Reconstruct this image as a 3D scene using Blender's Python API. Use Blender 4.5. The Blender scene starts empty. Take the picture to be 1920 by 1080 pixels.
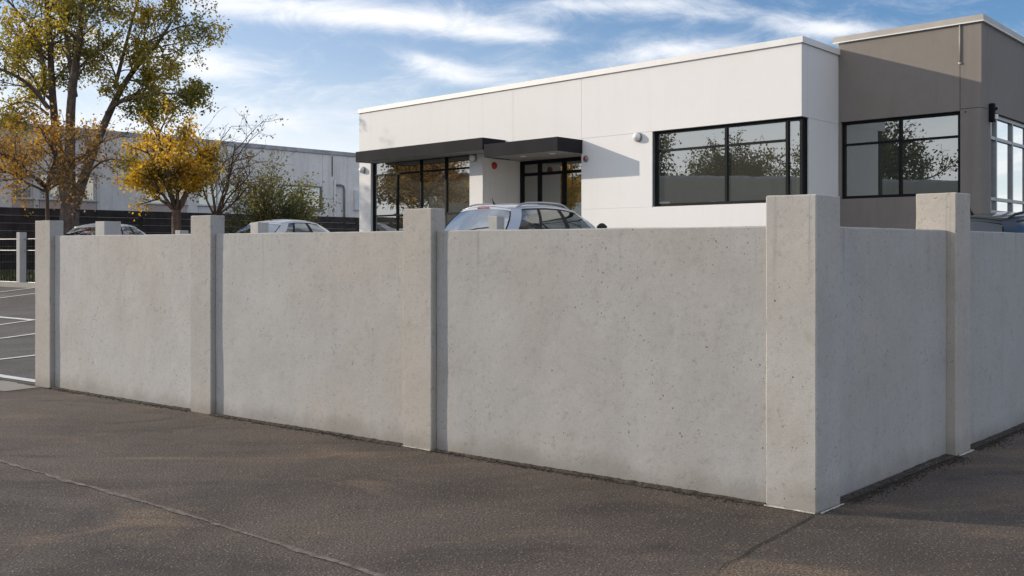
import bpy, math, random
import numpy as np
from mathutils import Vector, Matrix, noise as mnoise

# ------------------------------------------------------------------ camera, sky, sun, exposure
scene = bpy.context.scene
COL = scene.collection
R = math.radians

cam_data = bpy.data.cameras.new('camera')
cam_data.sensor_width = 36.0
cam_data.lens = 34.69
cam_data.shift_y = -0.0396
cam_data.clip_start = 0.05
cam_data.clip_end = 9000
cam = bpy.data.objects.new('camera', cam_data)
cam.location = (0, 0, 1.35)
cam.rotation_euler = (R(90), 0, 0)
COL.objects.link(cam)
scene.camera = cam

SUN_ROT, SUN_EL = -75.0, 18.0           # degrees clockwise from +Y, degrees above the horizon
SKY_STRENGTH, SUN_STRENGTH = 0.135, 4.0

world = bpy.data.worlds.new('World')
scene.world = world
world.use_nodes = True


class NT:
    """short node-tree writer"""
    def __init__(self, tree):
        self.t = tree
        self.n = tree.nodes
        self.l = tree.links

    def node(self, typ, **kw):
        n = self.n.new(typ)
        for k, v in kw.items():
            setattr(n, k, v)
        return n

    def put(self, sock, v):
        if hasattr(v, 'is_output') or isinstance(v, bpy.types.NodeSocket):
            self.l.new(v, sock)
        else:
            sock.default_value = v

    def math(self, op, a, b=0.0, c=0.0, clamp=False):
        n = self.node('ShaderNodeMath', operation=op, use_clamp=clamp)
        for i, v in enumerate((a, b, c)):
            self.put(n.inputs[i], v)
        return n.outputs[0]

    def mix(self, fac, a, b, blend='MIX'):
        n = self.node('ShaderNodeMix', data_type='RGBA', blend_type=blend)
        self.put(n.inputs[0], fac)
        for i, v in ((6, a), (7, b)):
            if isinstance(v, (tuple, list)):
                v = tuple(v) + (1.0,) if len(v) == 3 else tuple(v)
            self.put(n.inputs[i], v)
        return n.outputs[2]

    def ramp(self, fac, lo, hi, a=0.0, b=1.0):
        n = self.node('ShaderNodeMapRange', interpolation_type='SMOOTHSTEP')
        for i, v in enumerate((fac, lo, hi, a, b)):
            self.put(n.inputs[i], v)
        return n.outputs[0]

    def noise(self, vec, scale, detail=4.0, rough=0.55, dist=0.0):
        n = self.node('ShaderNodeTexNoise')
        self.put(n.inputs['Vector'], vec)
        n.inputs['Scale'].default_value = scale
        n.inputs['Detail'].default_value = detail
        n.inputs['Roughness'].default_value = rough
        n.inputs['Distortion'].default_value = dist
        return n.outputs['Fac']

    def voronoi(self, vec, scale, rand=1.0):
        n = self.node('ShaderNodeTexVoronoi')
        self.put(n.inputs['Vector'], vec)
        n.inputs['Scale'].default_value = scale
        n.inputs['Randomness'].default_value = rand
        return n

    def mapping(self, vec, loc=(0, 0, 0), rot=(0, 0, 0), scale=(1, 1, 1)):
        n = self.node('ShaderNodeMapping')
        self.put(n.inputs[0], vec)
        n.inputs[1].default_value = loc
        n.inputs[2].default_value = rot
        n.inputs[3].default_value = scale
        return n.outputs[0]


# cloud banks: direction (sideways, up) per unit forward, half length, half height, tilt, weight
BANKS = [(-0.120, 0.232, 0.120, 0.0150, -4.5, 1.05), (0.010, 0.215, 0.075, 0.0080, -3, 0.7), (-0.285, 0.245, 0.080, 0.018, -6, 0.75), (-0.300, 0.183, 0.075, 0.017, -6, 1.05),
         (-0.150, 0.160, 0.100, 0.010, 3, 0.35), (-0.085, 0.188, 0.040, 0.010, -14, 0.85), (-0.030, 0.172, 0.080, 0.013, -4, 0.75),
         (0.150, 0.196, 0.110, 0.012, 5, 0.85), (0.090, 0.246, 0.090, 0.008, 2, 0.6), (0.250, 0.232, 0.120, 0.010, -6, 0.45), (0.330, 0.222, 0.050, 0.008, 0, 0.7),
         (-0.220, 0.135, 0.160, 0.020, 0, 0.45), (-0.420, 0.200, 0.090, 0.030, 4, 0.6), (0.520, 0.200, 0.090, 0.020, -4, 0.5)]


def build_world():
    nt = NT(world.node_tree)
    for n in list(nt.n):
        nt.n.remove(n)
    out = nt.node('ShaderNodeOutputWorld')
    sky = nt.node('ShaderNodeTexSky', sky_type='NISHITA', sun_disc=False)
    sky.sun_elevation = R(SUN_EL)
    sky.sun_rotation = R(SUN_ROT)
    sky.air_density = 1.0
    sky.dust_density = 0.6
    sky.ozone_density = 2.2
    bg = nt.node('ShaderNodeBackground')
    nt.put(bg.inputs[0], nt.mix(1.0, sky.outputs[0], (0.72, 0.92, 1.15), 'MULTIPLY'))
    bg.inputs[1].default_value = SKY_STRENGTH
    # thin high cloud, laid out on a flat layer overhead (so it foreshortens towards the horizon)
    tc = nt.node('ShaderNodeTexCoord')
    sep = nt.node('ShaderNodeSeparateXYZ')
    nt.put(sep.inputs[0], tc.outputs['Generated'])
    x, y, z = sep.outputs
    zz = nt.math('ADD', nt.math('MAXIMUM', z, 0.0), 0.07)
    px = nt.math('DIVIDE', x, zz)
    py = nt.math('DIVIDE', y, zz)
    comb = nt.node('ShaderNodeCombineXYZ')
    nt.put(comb.inputs[0], px)
    nt.put(comb.inputs[1], py)
    p = comb.outputs[0]
    p1 = nt.mapping(p, loc=(1.7, 0.4, 0), rot=(0, 0, R(16)), scale=(0.55, 1.0, 1))
    n1 = nt.noise(p1, 1.15, 7, 0.60, 0.35)
    n2 = nt.noise(nt.mapping(p, loc=(4.2, 9.0, 0), rot=(0, 0, R(-12)), scale=(0.8, 1.6, 1)), 0.42, 3, 0.5, 0.2)
    body = nt.math('ADD', nt.math('MULTIPLY', n1, 0.62), nt.math('MULTIPLY', n2, 0.5))
    generic = nt.math('MAXIMUM', nt.ramp(body, 0.47, 0.68), nt.ramp(n2, 0.34, 0.70, 0.0, 0.55))
    # the cloud banks of the northern sky: soft drawn-out banks broken up by noise, fixed in direction
    front = nt.ramp(y, 0.45, 0.80)
    ys = nt.math('MAXIMUM', y, 0.2)
    qx, qz = nt.math('DIVIDE', x, ys), nt.math('DIVIDE', z, ys)
    cq = nt.node('ShaderNodeCombineXYZ')
    nt.put(cq.inputs[0], qx)
    nt.put(cq.inputs[1], qz)
    wisp = nt.noise(nt.mapping(cq.outputs[0], rot=(0, 0, R(9)), scale=(11.0, 27.0, 1)), 1.0, 9, 0.68, 0.55)
    soft = nt.noise(nt.mapping(cq.outputs[0], loc=(3.1, 1.7, 0), rot=(0, 0, R(5)), scale=(3.0, 11.0, 1)), 1.0, 4, 0.55, 0.5)
    tot = None
    for bx_, bz_, lx, lz, tl, st in BANKS:
        c_, s_ = math.cos(R(tl)), math.sin(R(tl))
        dx, dz = nt.math('SUBTRACT', qx, bx_), nt.math('SUBTRACT', qz, bz_)
        u = nt.math('ADD', nt.math('MULTIPLY', dx, c_ / lx), nt.math('MULTIPLY', dz, s_ / lx))
        v = nt.math('ADD', nt.math('MULTIPLY', dx, -s_ / lz), nt.math('MULTIPLY', dz, c_ / lz))
        r2 = nt.math('ADD', nt.math('MULTIPLY', u, u), nt.math('MULTIPLY', v, v))
        g = nt.math('MULTIPLY', nt.math('EXPONENT', nt.math('MULTIPLY', r2, -1.0)), st)
        tot = g if tot is None else nt.math('ADD', tot, g)
    edge = nt.math('ADD', nt.math('MULTIPLY', nt.math('SUBTRACT', wisp, 0.5), 1.9), nt.math('MULTIPLY', nt.math('SUBTRACT', soft, 0.5), 1.1))
    banks = nt.ramp(nt.math('ADD', tot, edge), -0.10, 1.30)
    high = nt.ramp(qz, 0.24, 0.42)                       # above the banks the broken cloud goes on overhead
    sel = nt.math('MULTIPLY', front, nt.math('SUBTRACT', 1.0, high))
    cm = nt.math('ADD', nt.math('MULTIPLY', banks, sel), nt.math('MULTIPLY', generic, nt.math('SUBTRACT', 1.0, sel)))
    low = nt.ramp(z, 0.0, 0.19, 0.85, 0.0)
    glare = nt.math('MULTIPLY', nt.ramp(x, 0.40, -0.45), nt.ramp(z, 0.02, 0.42, 0.55, 0.0))   # haze thickens towards the sun
    low = nt.math('ADD', low, glare)
    m = nt.math('ADD', nt.math('MULTIPLY', cm, nt.math('SUBTRACT', 1.0, nt.math('MULTIPLY', low, 0.5))), low, clamp=True)
    m = nt.math('MULTIPLY', m, 0.95)
    cl = nt.node('ShaderNodeBackground')
    cl.inputs[0].default_value = (0.95, 0.965, 1.0, 1)
    cl.inputs[1].default_value = 1.20
    ms = nt.node('ShaderNodeMixShader')
    nt.put(ms.inputs[0], m)
    nt.l.new(bg.outputs[0], ms.inputs[1])
    nt.l.new(cl.outputs[0], ms.inputs[2])
    nt.l.new(ms.outputs[0], out.inputs[0])


build_world()

sd = bpy.data.lights.new('sun', 'SUN')
sd.energy = SUN_STRENGTH
sd.angle = R(0.53)
sd.color = (1.0, 0.87, 0.71)
sun = bpy.data.objects.new('sun', sd)
COL.objects.link(sun)
az, el = R(SUN_ROT), R(SUN_EL)
to_sun = Vector((math.sin(az) * math.cos(el), math.cos(az) * math.cos(el), math.sin(el)))
sun.rotation_euler = to_sun.to_track_quat('Z', 'Y').to_euler()
sun.location = to_sun * 60

scene.view_settings.view_transform = 'Standard'
scene.view_settings.look = 'None'
scene.view_settings.gamma = 1.0
scene.view_settings.exposure = -0.12
scene.cycles.use_denoising = True
scene.cycles.max_bounces = 6
scene.cycles.diffuse_bounces = 3
scene.cycles.transparent_max_bounces = 12
scene.cycles.sample_clamp_indirect = 4.0

# ------------------------------------------------------------------ helpers
rng = random.Random(11)


class MB:
    """collects geometry in world space and links it as one mesh object"""
    def __init__(self):
        self.v = []
        self.f = []

    def quad(self, a, b, c, d):
        i = len(self.v)
        self.v += [tuple(a), tuple(b), tuple(c), tuple(d)]
        self.f.append((i, i + 1, i + 2, i + 3))

    def poly(self, pts):
        i = len(self.v)
        self.v += [tuple(p) for p in pts]
        self.f.append(tuple(range(i, i + len(pts))))

    def hexa(self, p):
        """8 corners: bottom four counter-clockwise, top four"""
        i = len(self.v)
        self.v += [tuple(q) for q in p]
        for q in ((3, 2, 1, 0), (4, 5, 6, 7), (0, 1, 5, 4), (1, 2, 6, 5), (2, 3, 7, 6), (3, 0, 4, 7)):
            self.f.append(tuple(i + k for k in q))

    def box(self, fr, a0, a1, b0, b1, z0, z1):
        """box in a (possibly skewed) plan frame"""
        P = [fr(a0, b0), fr(a1, b0), fr(a1, b1), fr(a0, b1)]
        self.hexa([(q[0], q[1], z0) for q in P] + [(q[0], q[1], z1) for q in P])
        # keep outward winding whatever the handedness of the frame
        e1 = np.array(P[1]) - np.array(P[0])
        e2 = np.array(P[3]) - np.array(P[0])
        if (e1[0] * e2[1] - e1[1] * e2[0]) * (1 if z1 > z0 else -1) < 0:
            for k in range(-6, 0):
                self.f[k] = tuple(reversed(self.f[k]))

    def tube(self, pts, rad, n=8, cap=True):
        pts = [Vector(p) for p in pts]
        if not hasattr(rad, '__len__'):
            rad = [rad] * len(pts)
        base = len(self.v)
        ref = None
        for i, p in enumerate(pts):
            d = (pts[min(i + 1, len(pts) - 1)] - pts[max(i - 1, 0)])
            if d.length < 1e-9:
                d = Vector((0, 0, 1))
            d.normalize()
            if ref is None:
                ref = Vector((1, 0, 0)) if abs(d.x) < 0.8 else Vector((0, 1, 0))
            u = (ref - d * ref.dot(d)).normalized()
            w = d.cross(u)
            ref = u
            for k in range(n):
                a = 2 * math.pi * k / n
                q = p + (u * math.cos(a) + w * math.sin(a)) * rad[i]
                self.v.append((q.x, q.y, q.z))
        for i in range(len(pts) - 1):
            for k in range(n):
                k2 = (k + 1) % n
                self.f.append((base + i * n + k, base + i * n + k2, base + (i + 1) * n + k2, base + (i + 1) * n + k))
        if cap:
            self.f.append(tuple(base + k for k in reversed(range(n))))
            e = base + (len(pts) - 1) * n
            self.f.append(tuple(e + k for k in range(n)))

    def dome(self, c, axis, r, depth, n=16, m=5):
        """flattened half ball bulging along axis"""
        c, axis = Vector(c), Vector(axis).normalized()
        u = axis.orthogonal().normalized()
        w = axis.cross(u)
        base = len(self.v)
        for j in range(m):
            t = j / m * math.pi / 2
            for k in range(n):
                a = 2 * math.pi * k / n
                q = c + (u * math.cos(a) + w * math.sin(a)) * r * math.cos(t) + axis * depth * math.sin(t)
                self.v.append(tuple(q))
        self.v.append(tuple(c + axis * depth))
        top = len(self.v) - 1
        for j in range(m - 1):
            for k in range(n):
                k2 = (k + 1) % n
                self.f.append((base + j * n + k, base + j * n + k2, base + (j + 1) * n + k2, base + (j + 1) * n + k))
        e = base + (m - 1) * n
        for k in range(n):
            self.f.append((e + k, e + (k + 1) % n, top))
        self.f.append(tuple(base + k for k in reversed(range(n))))

    def grid(self, rows):
        """rows of equal length of points"""
        base = len(self.v)
        n = len(rows[0])
        for r_ in rows:
            self.v += [tuple(p) for p in r_]
        for i in range(len(rows) - 1):
            for k in range(n - 1):
                a = base + i * n + k
                self.f.append((a, a + 1, a + n + 1, a + n))

    def build(self, name, mat, parent=None, smooth=False, bevel=0.0, seg=2, solid=0.0):
        me = bpy.data.meshes.new(name)
        o = bpy.data.objects.new(name, me)
        off = Vector((0, 0, 0))
        if parent is not None:
            off = WLOC[parent.name]
            o.parent = parent
        me.from_pydata([(x - off.x, y - off.y, z - off.z) for x, y, z in self.v], [], self.f)
        me.update()
        if smooth:
            me.polygons.foreach_set('use_smooth', [True] * len(me.polygons))
        me.materials.append(mat)
        COL.objects.link(o)
        WLOC[o.name] = off.copy()
        if bevel:
            m = o.modifiers.new('bevel', 'BEVEL')
            m.width = bevel
            m.segments = seg
            m.limit_method = 'ANGLE'
        if solid:
            m = o.modifiers.new('solid', 'SOLIDIFY')
            m.thickness = solid
            m.offset = -1
        return o


WLOC = {}


def tag(o, label=None, cat=None, group=None, kind=None):
    for k, v in (('label', label), ('category', cat), ('group', group), ('kind', kind)):
        if v:
            o[k] = v
    return o


def thing(name, loc, label, cat, group=None):
    o = bpy.data.objects.new(name, None)
    o.empty_display_size = 0.2
    o.location = loc
    COL.objects.link(o)
    WLOC[o.name] = Vector(loc)
    return tag(o, label, cat, group)


def frame(O, A, B):
    O, A, B = np.array(O, float), np.array(A, float), np.array(B, float)
    return lambda a, b: O + A * a + B * b


# ------------------------------------------------------------------ materials
def new_mat(name):
    m = bpy.data.materials.new(name)
    m.use_nodes = True
    nt = NT(m.node_tree)
    bs = nt.n['Principled BSDF']
    return m, nt, bs


def pos(nt):
    return nt.node('ShaderNodeNewGeometry').outputs['Position']


def bump(nt, bs, height, strength, dist):
    b = nt.node('ShaderNodeBump')
    b.inputs['Strength'].default_value = strength
    b.inputs['Distance'].default_value = dist
    nt.put(b.inputs['Height'], height)
    nt.l.new(b.outputs[0], bs.inputs['Normal'])


def mat_plain(name, col, rough=0.5, metal=0.0, var=0.12, scale=3.0, bmp=0.0, spec=0.5, coat=0.0):
    m, nt, bs = new_mat(name)
    p = pos(nt)
    n = nt.noise(p, scale, 5, 0.6)
    lo = tuple(c * (1 - var) for c in col)
    hi = tuple(min(1, c * (1 + var)) for c in col)
    nt.put(bs.inputs['Base Color'], nt.mix(nt.ramp(n, 0.3, 0.7), lo, hi))
    bs.inputs['Roughness'].default_value = rough
    bs.inputs['Metallic'].default_value = metal
    bs.inputs['Specular IOR Level'].default_value = spec
    bs.inputs['Coat Weight'].default_value = coat
    if bmp:
        bump(nt, bs, nt.noise(p, 60, 3), bmp, 0.01)
    return m


def mat_concrete(name, warm, cool, pores=1.0, streak=0.16, fine=1.0):
    m, nt, bs = new_mat(name)
    p = pos(nt)
    big = nt.noise(p, 0.55, 4, 0.55, 0.3)
    mid = nt.noise(nt.mapping(p, loc=(3, 1, 2)), 2.6, 6, 0.6)
    small = nt.noise(p, 38, 4, 0.65)
    gran = nt.noise(p, 170, 2, 0.6)
    st = nt.noise(nt.mapping(p, scale=(5.0, 5.0, 0.32)), 1.6, 5, 0.6)
    c = nt.mix(nt.ramp(big, 0.36, 0.64), cool, warm)
    c = nt.mix(nt.ramp(mid, 0.30, 0.72, 0.0, 0.30), c, tuple(x * 0.68 for x in warm))
    c = nt.mix(nt.ramp(st, 0.50, 0.74, 0.0, streak), c, tuple(x * 0.62 for x in cool))
    c = nt.mix(nt.ramp(st, 0.44, 0.26, 0.0, streak * 0.8), c, tuple(min(1, x * 1.2) for x in cool))
    mot = nt.noise(nt.mapping(p, loc=(1, 5, 9)), 13.0, 5, 0.7, 0.4)
    c = nt.mix(nt.ramp(mot, 0.52, 0.74, 0.0, 0.30 * fine), c, tuple(x * 0.55 for x in warm))
    c = nt.mix(nt.ramp(small, 0.44, 0.24, 0.0, 0.55 * fine), c, tuple(x * 0.42 for x in warm))
    c = nt.mix(nt.ramp(small, 0.58, 0.78, 0.0, 0.30 * fine), c, tuple(min(1, x * 1.35) for x in cool))
    c = nt.mix(nt.ramp(gran, 0.60, 0.74, 0.0, 0.40 * fine), c, tuple(min(1, x * 1.5) for x in warm))
    c = nt.mix(nt.ramp(gran, 0.40, 0.28, 0.0, 0.55 * fine), c, tuple(x * 0.36 for x in warm))
    # mud splashed up from the ground and dark runs down from the coping
    sx = nt.node('ShaderNodeSeparateXYZ')
    nt.put(sx.inputs[0], p)
    zz = sx.outputs[2]
    foot = nt.ramp(nt.math('ADD', zz, nt.math('MULTIPLY', mid, -0.22)), -0.10, 0.05, 0.38, 0.0)
    c = nt.mix(nt.math('MULTIPLY', foot, fine), c, (0.17, 0.145, 0.115))
    run = nt.noise(nt.mapping(p, loc=(8, 2, 0), scale=(9.0, 9.0, 0.25)), 2.2, 4, 0.6)
    runs = nt.math('MULTIPLY', nt.ramp(run, 0.58, 0.72), nt.ramp(zz, 0.95, 1.47, 0.0, 0.34))
    c = nt.mix(nt.math('MULTIPLY', runs, fine), c, (0.20, 0.185, 0.16))
    # air holes, some round, some drawn out; clustered by a broad mask
    pw = nt.mapping(p, scale=(1, 1, 0.75))
    v1 = nt.voronoi(pw, 44.0)
    thr = nt.math('MULTIPLY', nt.ramp(nt.noise(p, 3.0, 4, 0.6), 0.34, 0.68), 0.30)
    h1 = nt.ramp(v1.outputs['Distance'], nt.math('MULTIPLY', thr, 0.4), nt.math('ADD', thr, 0.001), 1.0, 0.0)
    keep = nt.ramp(nt.noise(v1.outputs['Position'], 31.0, 0), 0.42, 0.66)
    h1 = nt.math('MULTIPLY', h1, keep)
    v2 = nt.voronoi(nt.mapping(p, loc=(7, 3, 1)), 11.0)
    w2 = nt.noise(p, 60, 2)
    h2 = nt.ramp(nt.math('ADD', v2.outputs['Distance'], nt.math('MULTIPLY', w2, 0.12)), 0.085, 0.14, 1.0, 0.0)
    h2 = nt.math('MULTIPLY', h2, nt.math('GREATER_THAN', nt.noise(v2.outputs['Position'], 9.0, 0), 0.56))
    holes = nt.math('MULTIPLY', nt.math('MAXIMUM', h1, h2), pores, clamp=True)
    c = nt.mix(nt.math('MULTIPLY', holes, 0.75), c, tuple(x * 0.26 for x in warm))
    oi = nt.node('ShaderNodeObjectInfo')          # each casting came out a slightly different grey
    tone = nt.ramp(oi.outputs['Random'], 0.0, 1.0, 0.90, 1.08)
    tn = nt.node('ShaderNodeCombineColor')
    for k in range(3):
        nt.put(tn.inputs[k], tone)
    c = nt.mix(1.0, c, tn.outputs[0], 'MULTIPLY')
    nt.put(bs.inputs['Base Color'], c)
    bs.inputs['Roughness'].default_value = 0.86
    bs.inputs['Specular IOR Level'].default_value = 0.3
    hgt = nt.math('SUBTRACT', nt.math('ADD', nt.math('MULTIPLY', small, 0.5), nt.math('MULTIPLY', gran, 0.35)), nt.math('MULTIPLY', holes, 1.2))
    bump(nt, bs, hgt, 0.45, 0.004)
    return m


def mat_asphalt(name, c0, c1, lightpatch=0.4, speck=1.0):
    m, nt, bs = new_mat(name)
    p = pos(nt)
    big = nt.noise(p, 0.42, 5, 0.6, 0.4)
    mid = nt.noise(nt.mapping(p, loc=(5, 2, 0)), 1.9, 6, 0.65, 0.5)
    fine = nt.noise(p, 75, 3, 0.75)
    v = nt.voronoi(p, 70)
    c = nt.mix(nt.ramp(big, 0.34, 0.66), c0, c1)
    c = nt.mix(nt.ramp(mid, 0.55, 0.78, 0.0, lightpatch), c, (c1[0] * 1.9, c1[1] * 1.75, c1[2] * 1.5))
    c = nt.mix(nt.ramp(mid, 0.44, 0.25, 0.0, 0.5), c, tuple(x * 0.55 for x in c0))
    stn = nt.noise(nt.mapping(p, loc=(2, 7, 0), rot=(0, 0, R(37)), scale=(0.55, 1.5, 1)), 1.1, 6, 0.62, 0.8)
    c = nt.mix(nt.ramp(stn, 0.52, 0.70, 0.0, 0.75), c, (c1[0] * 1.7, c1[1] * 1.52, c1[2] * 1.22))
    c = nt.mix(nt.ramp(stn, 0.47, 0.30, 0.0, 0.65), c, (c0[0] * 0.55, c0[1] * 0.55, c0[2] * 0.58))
    c = nt.mix(nt.ramp(fine, 0.36, 0.62, 0.75, 0.0), c, tuple(x * 0.35 for x in c0))
    stone = nt.math('MULTIPLY', nt.ramp(v.outputs['Distance'], 0.30, 0.16), nt.math('GREATER_THAN', nt.noise(v.outputs['Position'], 77, 0), 0.56))
    c = nt.mix(nt.math('MULTIPLY', stone, 0.75 * speck), c, (c1[0] * 2.6, c1[1] * 2.5, c1[2] * 2.4))
    nt.put(bs.inputs['Base Color'], c)
    nt.put(bs.inputs['Roughness'], nt.ramp(mid, 0.3, 0.7, 0.72, 0.92))
    bs.inputs['Specular IOR Level'].default_value = 0.35
    hgt = nt.math('ADD', nt.math('MULTIPLY', fine, 0.8), nt.math('MULTIPLY', nt.ramp(v.outputs['Distance'], 0.0, 0.6, 1.0, 0.0), 0.8))
    bump(nt, bs, hgt, 0.45, 0.006)
    return m


def mat_render_paint(name, col, dirt=0.12, warm=(0.55, 0.5, 0.45)):
    """painted or rendered wall with faint cloudiness and rain streaks"""
    m, nt, bs = new_mat(name)
    p = pos(nt)
    n = nt.noise(p, 0.9, 5, 0.6, 0.5)
    st = nt.noise(nt.mapping(p, scale=(2.6, 2.6, 0.18)), 1.4, 5, 0.6)
    tro = nt.noise(p, 5.0, 6, 0.65, 0.6)
    c = nt.mix(nt.ramp(n, 0.35, 0.7, 0.0, dirt), col, tuple(a * b * 1.5 for a, b in zip(col, warm)))
    c = nt.mix(nt.ramp(st, 0.5, 0.75, 0.0, dirt * 1.3), c, tuple(x * 0.6 for x in col))
    c = nt.mix(nt.ramp(tro, 0.4, 0.75, 0.0, dirt * 0.9), c, tuple(x * 0.75 for x in col))
    nt.put(bs.inputs['Base Color'], c)
    bs.inputs['Roughness'].default_value = 0.75
    bs.inputs['Specular IOR Level'].default_value = 0.25
    bump(nt, bs, nt.math('ADD', tro, nt.math('MULTIPLY', nt.noise(p, 70, 2), 0.4)), 0.25, 0.006)
    return m


def mat_glass(name, refl=0.45, tint=(0.55, 0.60, 0.52), wave=0.06, scale=0.9, film=0.0):
    m, nt, bs = new_mat(name)
    nt.n.remove(bs)
    out = nt.n['Material Output']
    p = pos(nt)
    b = nt.node('ShaderNodeBump')
    b.inputs['Strength'].default_value = wave
    b.inputs['Distance'].default_value = 0.02
    nt.put(b.inputs['Height'], nt.noise(p, scale, 2, 0.5, 0.4))
    gl = nt.node('ShaderNodeBsdfGlossy')
    gl.inputs['Roughness'].default_value = 0.004
    gl.inputs['Color'].default_value = (0.93, 0.95, 0.94, 1)
    nt.l.new(b.outputs[0], gl.inputs['Normal'])
    tr = nt.node('ShaderNodeBsdfTransparent')
    tr.inputs['Color'].default_value = tint + (1,)
    fr = nt.node('ShaderNodeLayerWeight')
    fr.inputs['Blend'].default_value = 0.35
    fac = nt.math('ADD', nt.math('MULTIPLY', fr.outputs['Fresnel'], 0.55), refl, clamp=True)
    df = nt.node('ShaderNodeBsdfDiffuse')
    df.inputs[0].default_value = (0.20, 0.20, 0.165, 1)
    mf_ = nt.node('ShaderNodeMixShader')
    mf_.inputs[0].default_value = film
    nt.l.new(tr.outputs[0], mf_.inputs[1])
    nt.l.new(df.outputs[0], mf_.inputs[2])
    ms = nt.node('ShaderNodeMixShader')
    nt.put(ms.inputs[0], fac)
    nt.l.new(mf_.outputs[0], ms.inputs[1])
    nt.l.new(gl.outputs[0], ms.inputs[2])
    nt.l.new(ms.outputs[0], out.inputs[0])
    return m


def mat_leaf(name, cols, trans=0.5, pscale=0.55):
    m, nt, bs = new_mat(name)
    nt.n.remove(bs)
    out = nt.n['Material Output']
    g = nt.node('ShaderNodeNewGeometry')
    r = g.outputs['Random Per Island']
    n = nt.noise(g.outputs['Position'], pscale, 2, 0.5)
    t = nt.math('ADD', nt.math('MULTIPLY', nt.ramp(n, 0.30, 0.70), 0.62), nt.math('MULTIPLY', r, 0.38))
    cr = nt.node('ShaderNodeValToRGB')
    nt.put(cr.inputs[0], t)
    e = cr.color_ramp.elements
    while len(e) < len(cols):
        e.new(0.5)
    for i, c in enumerate(cols):
        e[i].position = i / (len(cols) - 1)
        e[i].color = tuple(c) + (1,)
    d = nt.node('ShaderNodeBsdfDiffuse')
    nt.l.new(cr.outputs[0], d.inputs[0])
    tl = nt.node('ShaderNodeBsdfTranslucent')
    nt.put(tl.inputs[0], nt.mix(1.0, cr.outputs[0], (1.5, 1.35, 0.7), 'MULTIPLY'))
    ms = nt.node('ShaderNodeMixShader')
    ms.inputs[0].default_value = trans
    nt.l.new(d.outputs[0], ms.inputs[1])
    nt.l.new(tl.outputs[0], ms.inputs[2])
    gs = nt.node('ShaderNodeBsdfGlossy')
    gs.inputs['Roughness'].default_value = 0.45
    m2 = nt.node('ShaderNodeMixShader')
    m2.inputs[0].default_value = 0.05
    nt.l.new(ms.outputs[0], m2.inputs[1])
    nt.l.new(gs.outputs[0], m2.inputs[2])
    nt.l.new(m2.outputs[0], out.inputs[0])
    return m


def mat_bark(name, c0, c1):
    m, nt, bs = new_mat(name)
    p = pos(nt)
    n = nt.noise(nt.mapping(p, scale=(1, 1, 0.22)), 16, 6, 0.65, 0.4)
    nt.put(bs.inputs['Base Color'], nt.mix(nt.ramp(n, 0.3, 0.7), c0, c1))
    bs.inputs['Roughness'].default_value = 0.9
    bump(nt, bs, n, 0.8, 0.03)
    return m


def mat_carpaint(name, col, metal=0.30, rough=0.30):
    m, nt, bs = new_mat(name)
    p = pos(nt)
    n = nt.noise(p, 400, 2)
    d = nt.noise(p, 2.2, 5, 0.6)
    nt.put(bs.inputs['Base Color'], nt.mix(nt.ramp(n, 0.3, 0.7, 0, 0.35), col, tuple(min(1, c * 1.25) for c in col)))
    nt.put(bs.inputs['Roughness'], nt.ramp(d, 0.3, 0.7, rough, rough + 0.14))
    bs.inputs['Metallic'].default_value = metal
    bs.inputs['Coat Weight'].default_value = 0.8
    bs.inputs['Coat Roughness'].default_value = 0.05
    return m


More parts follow.
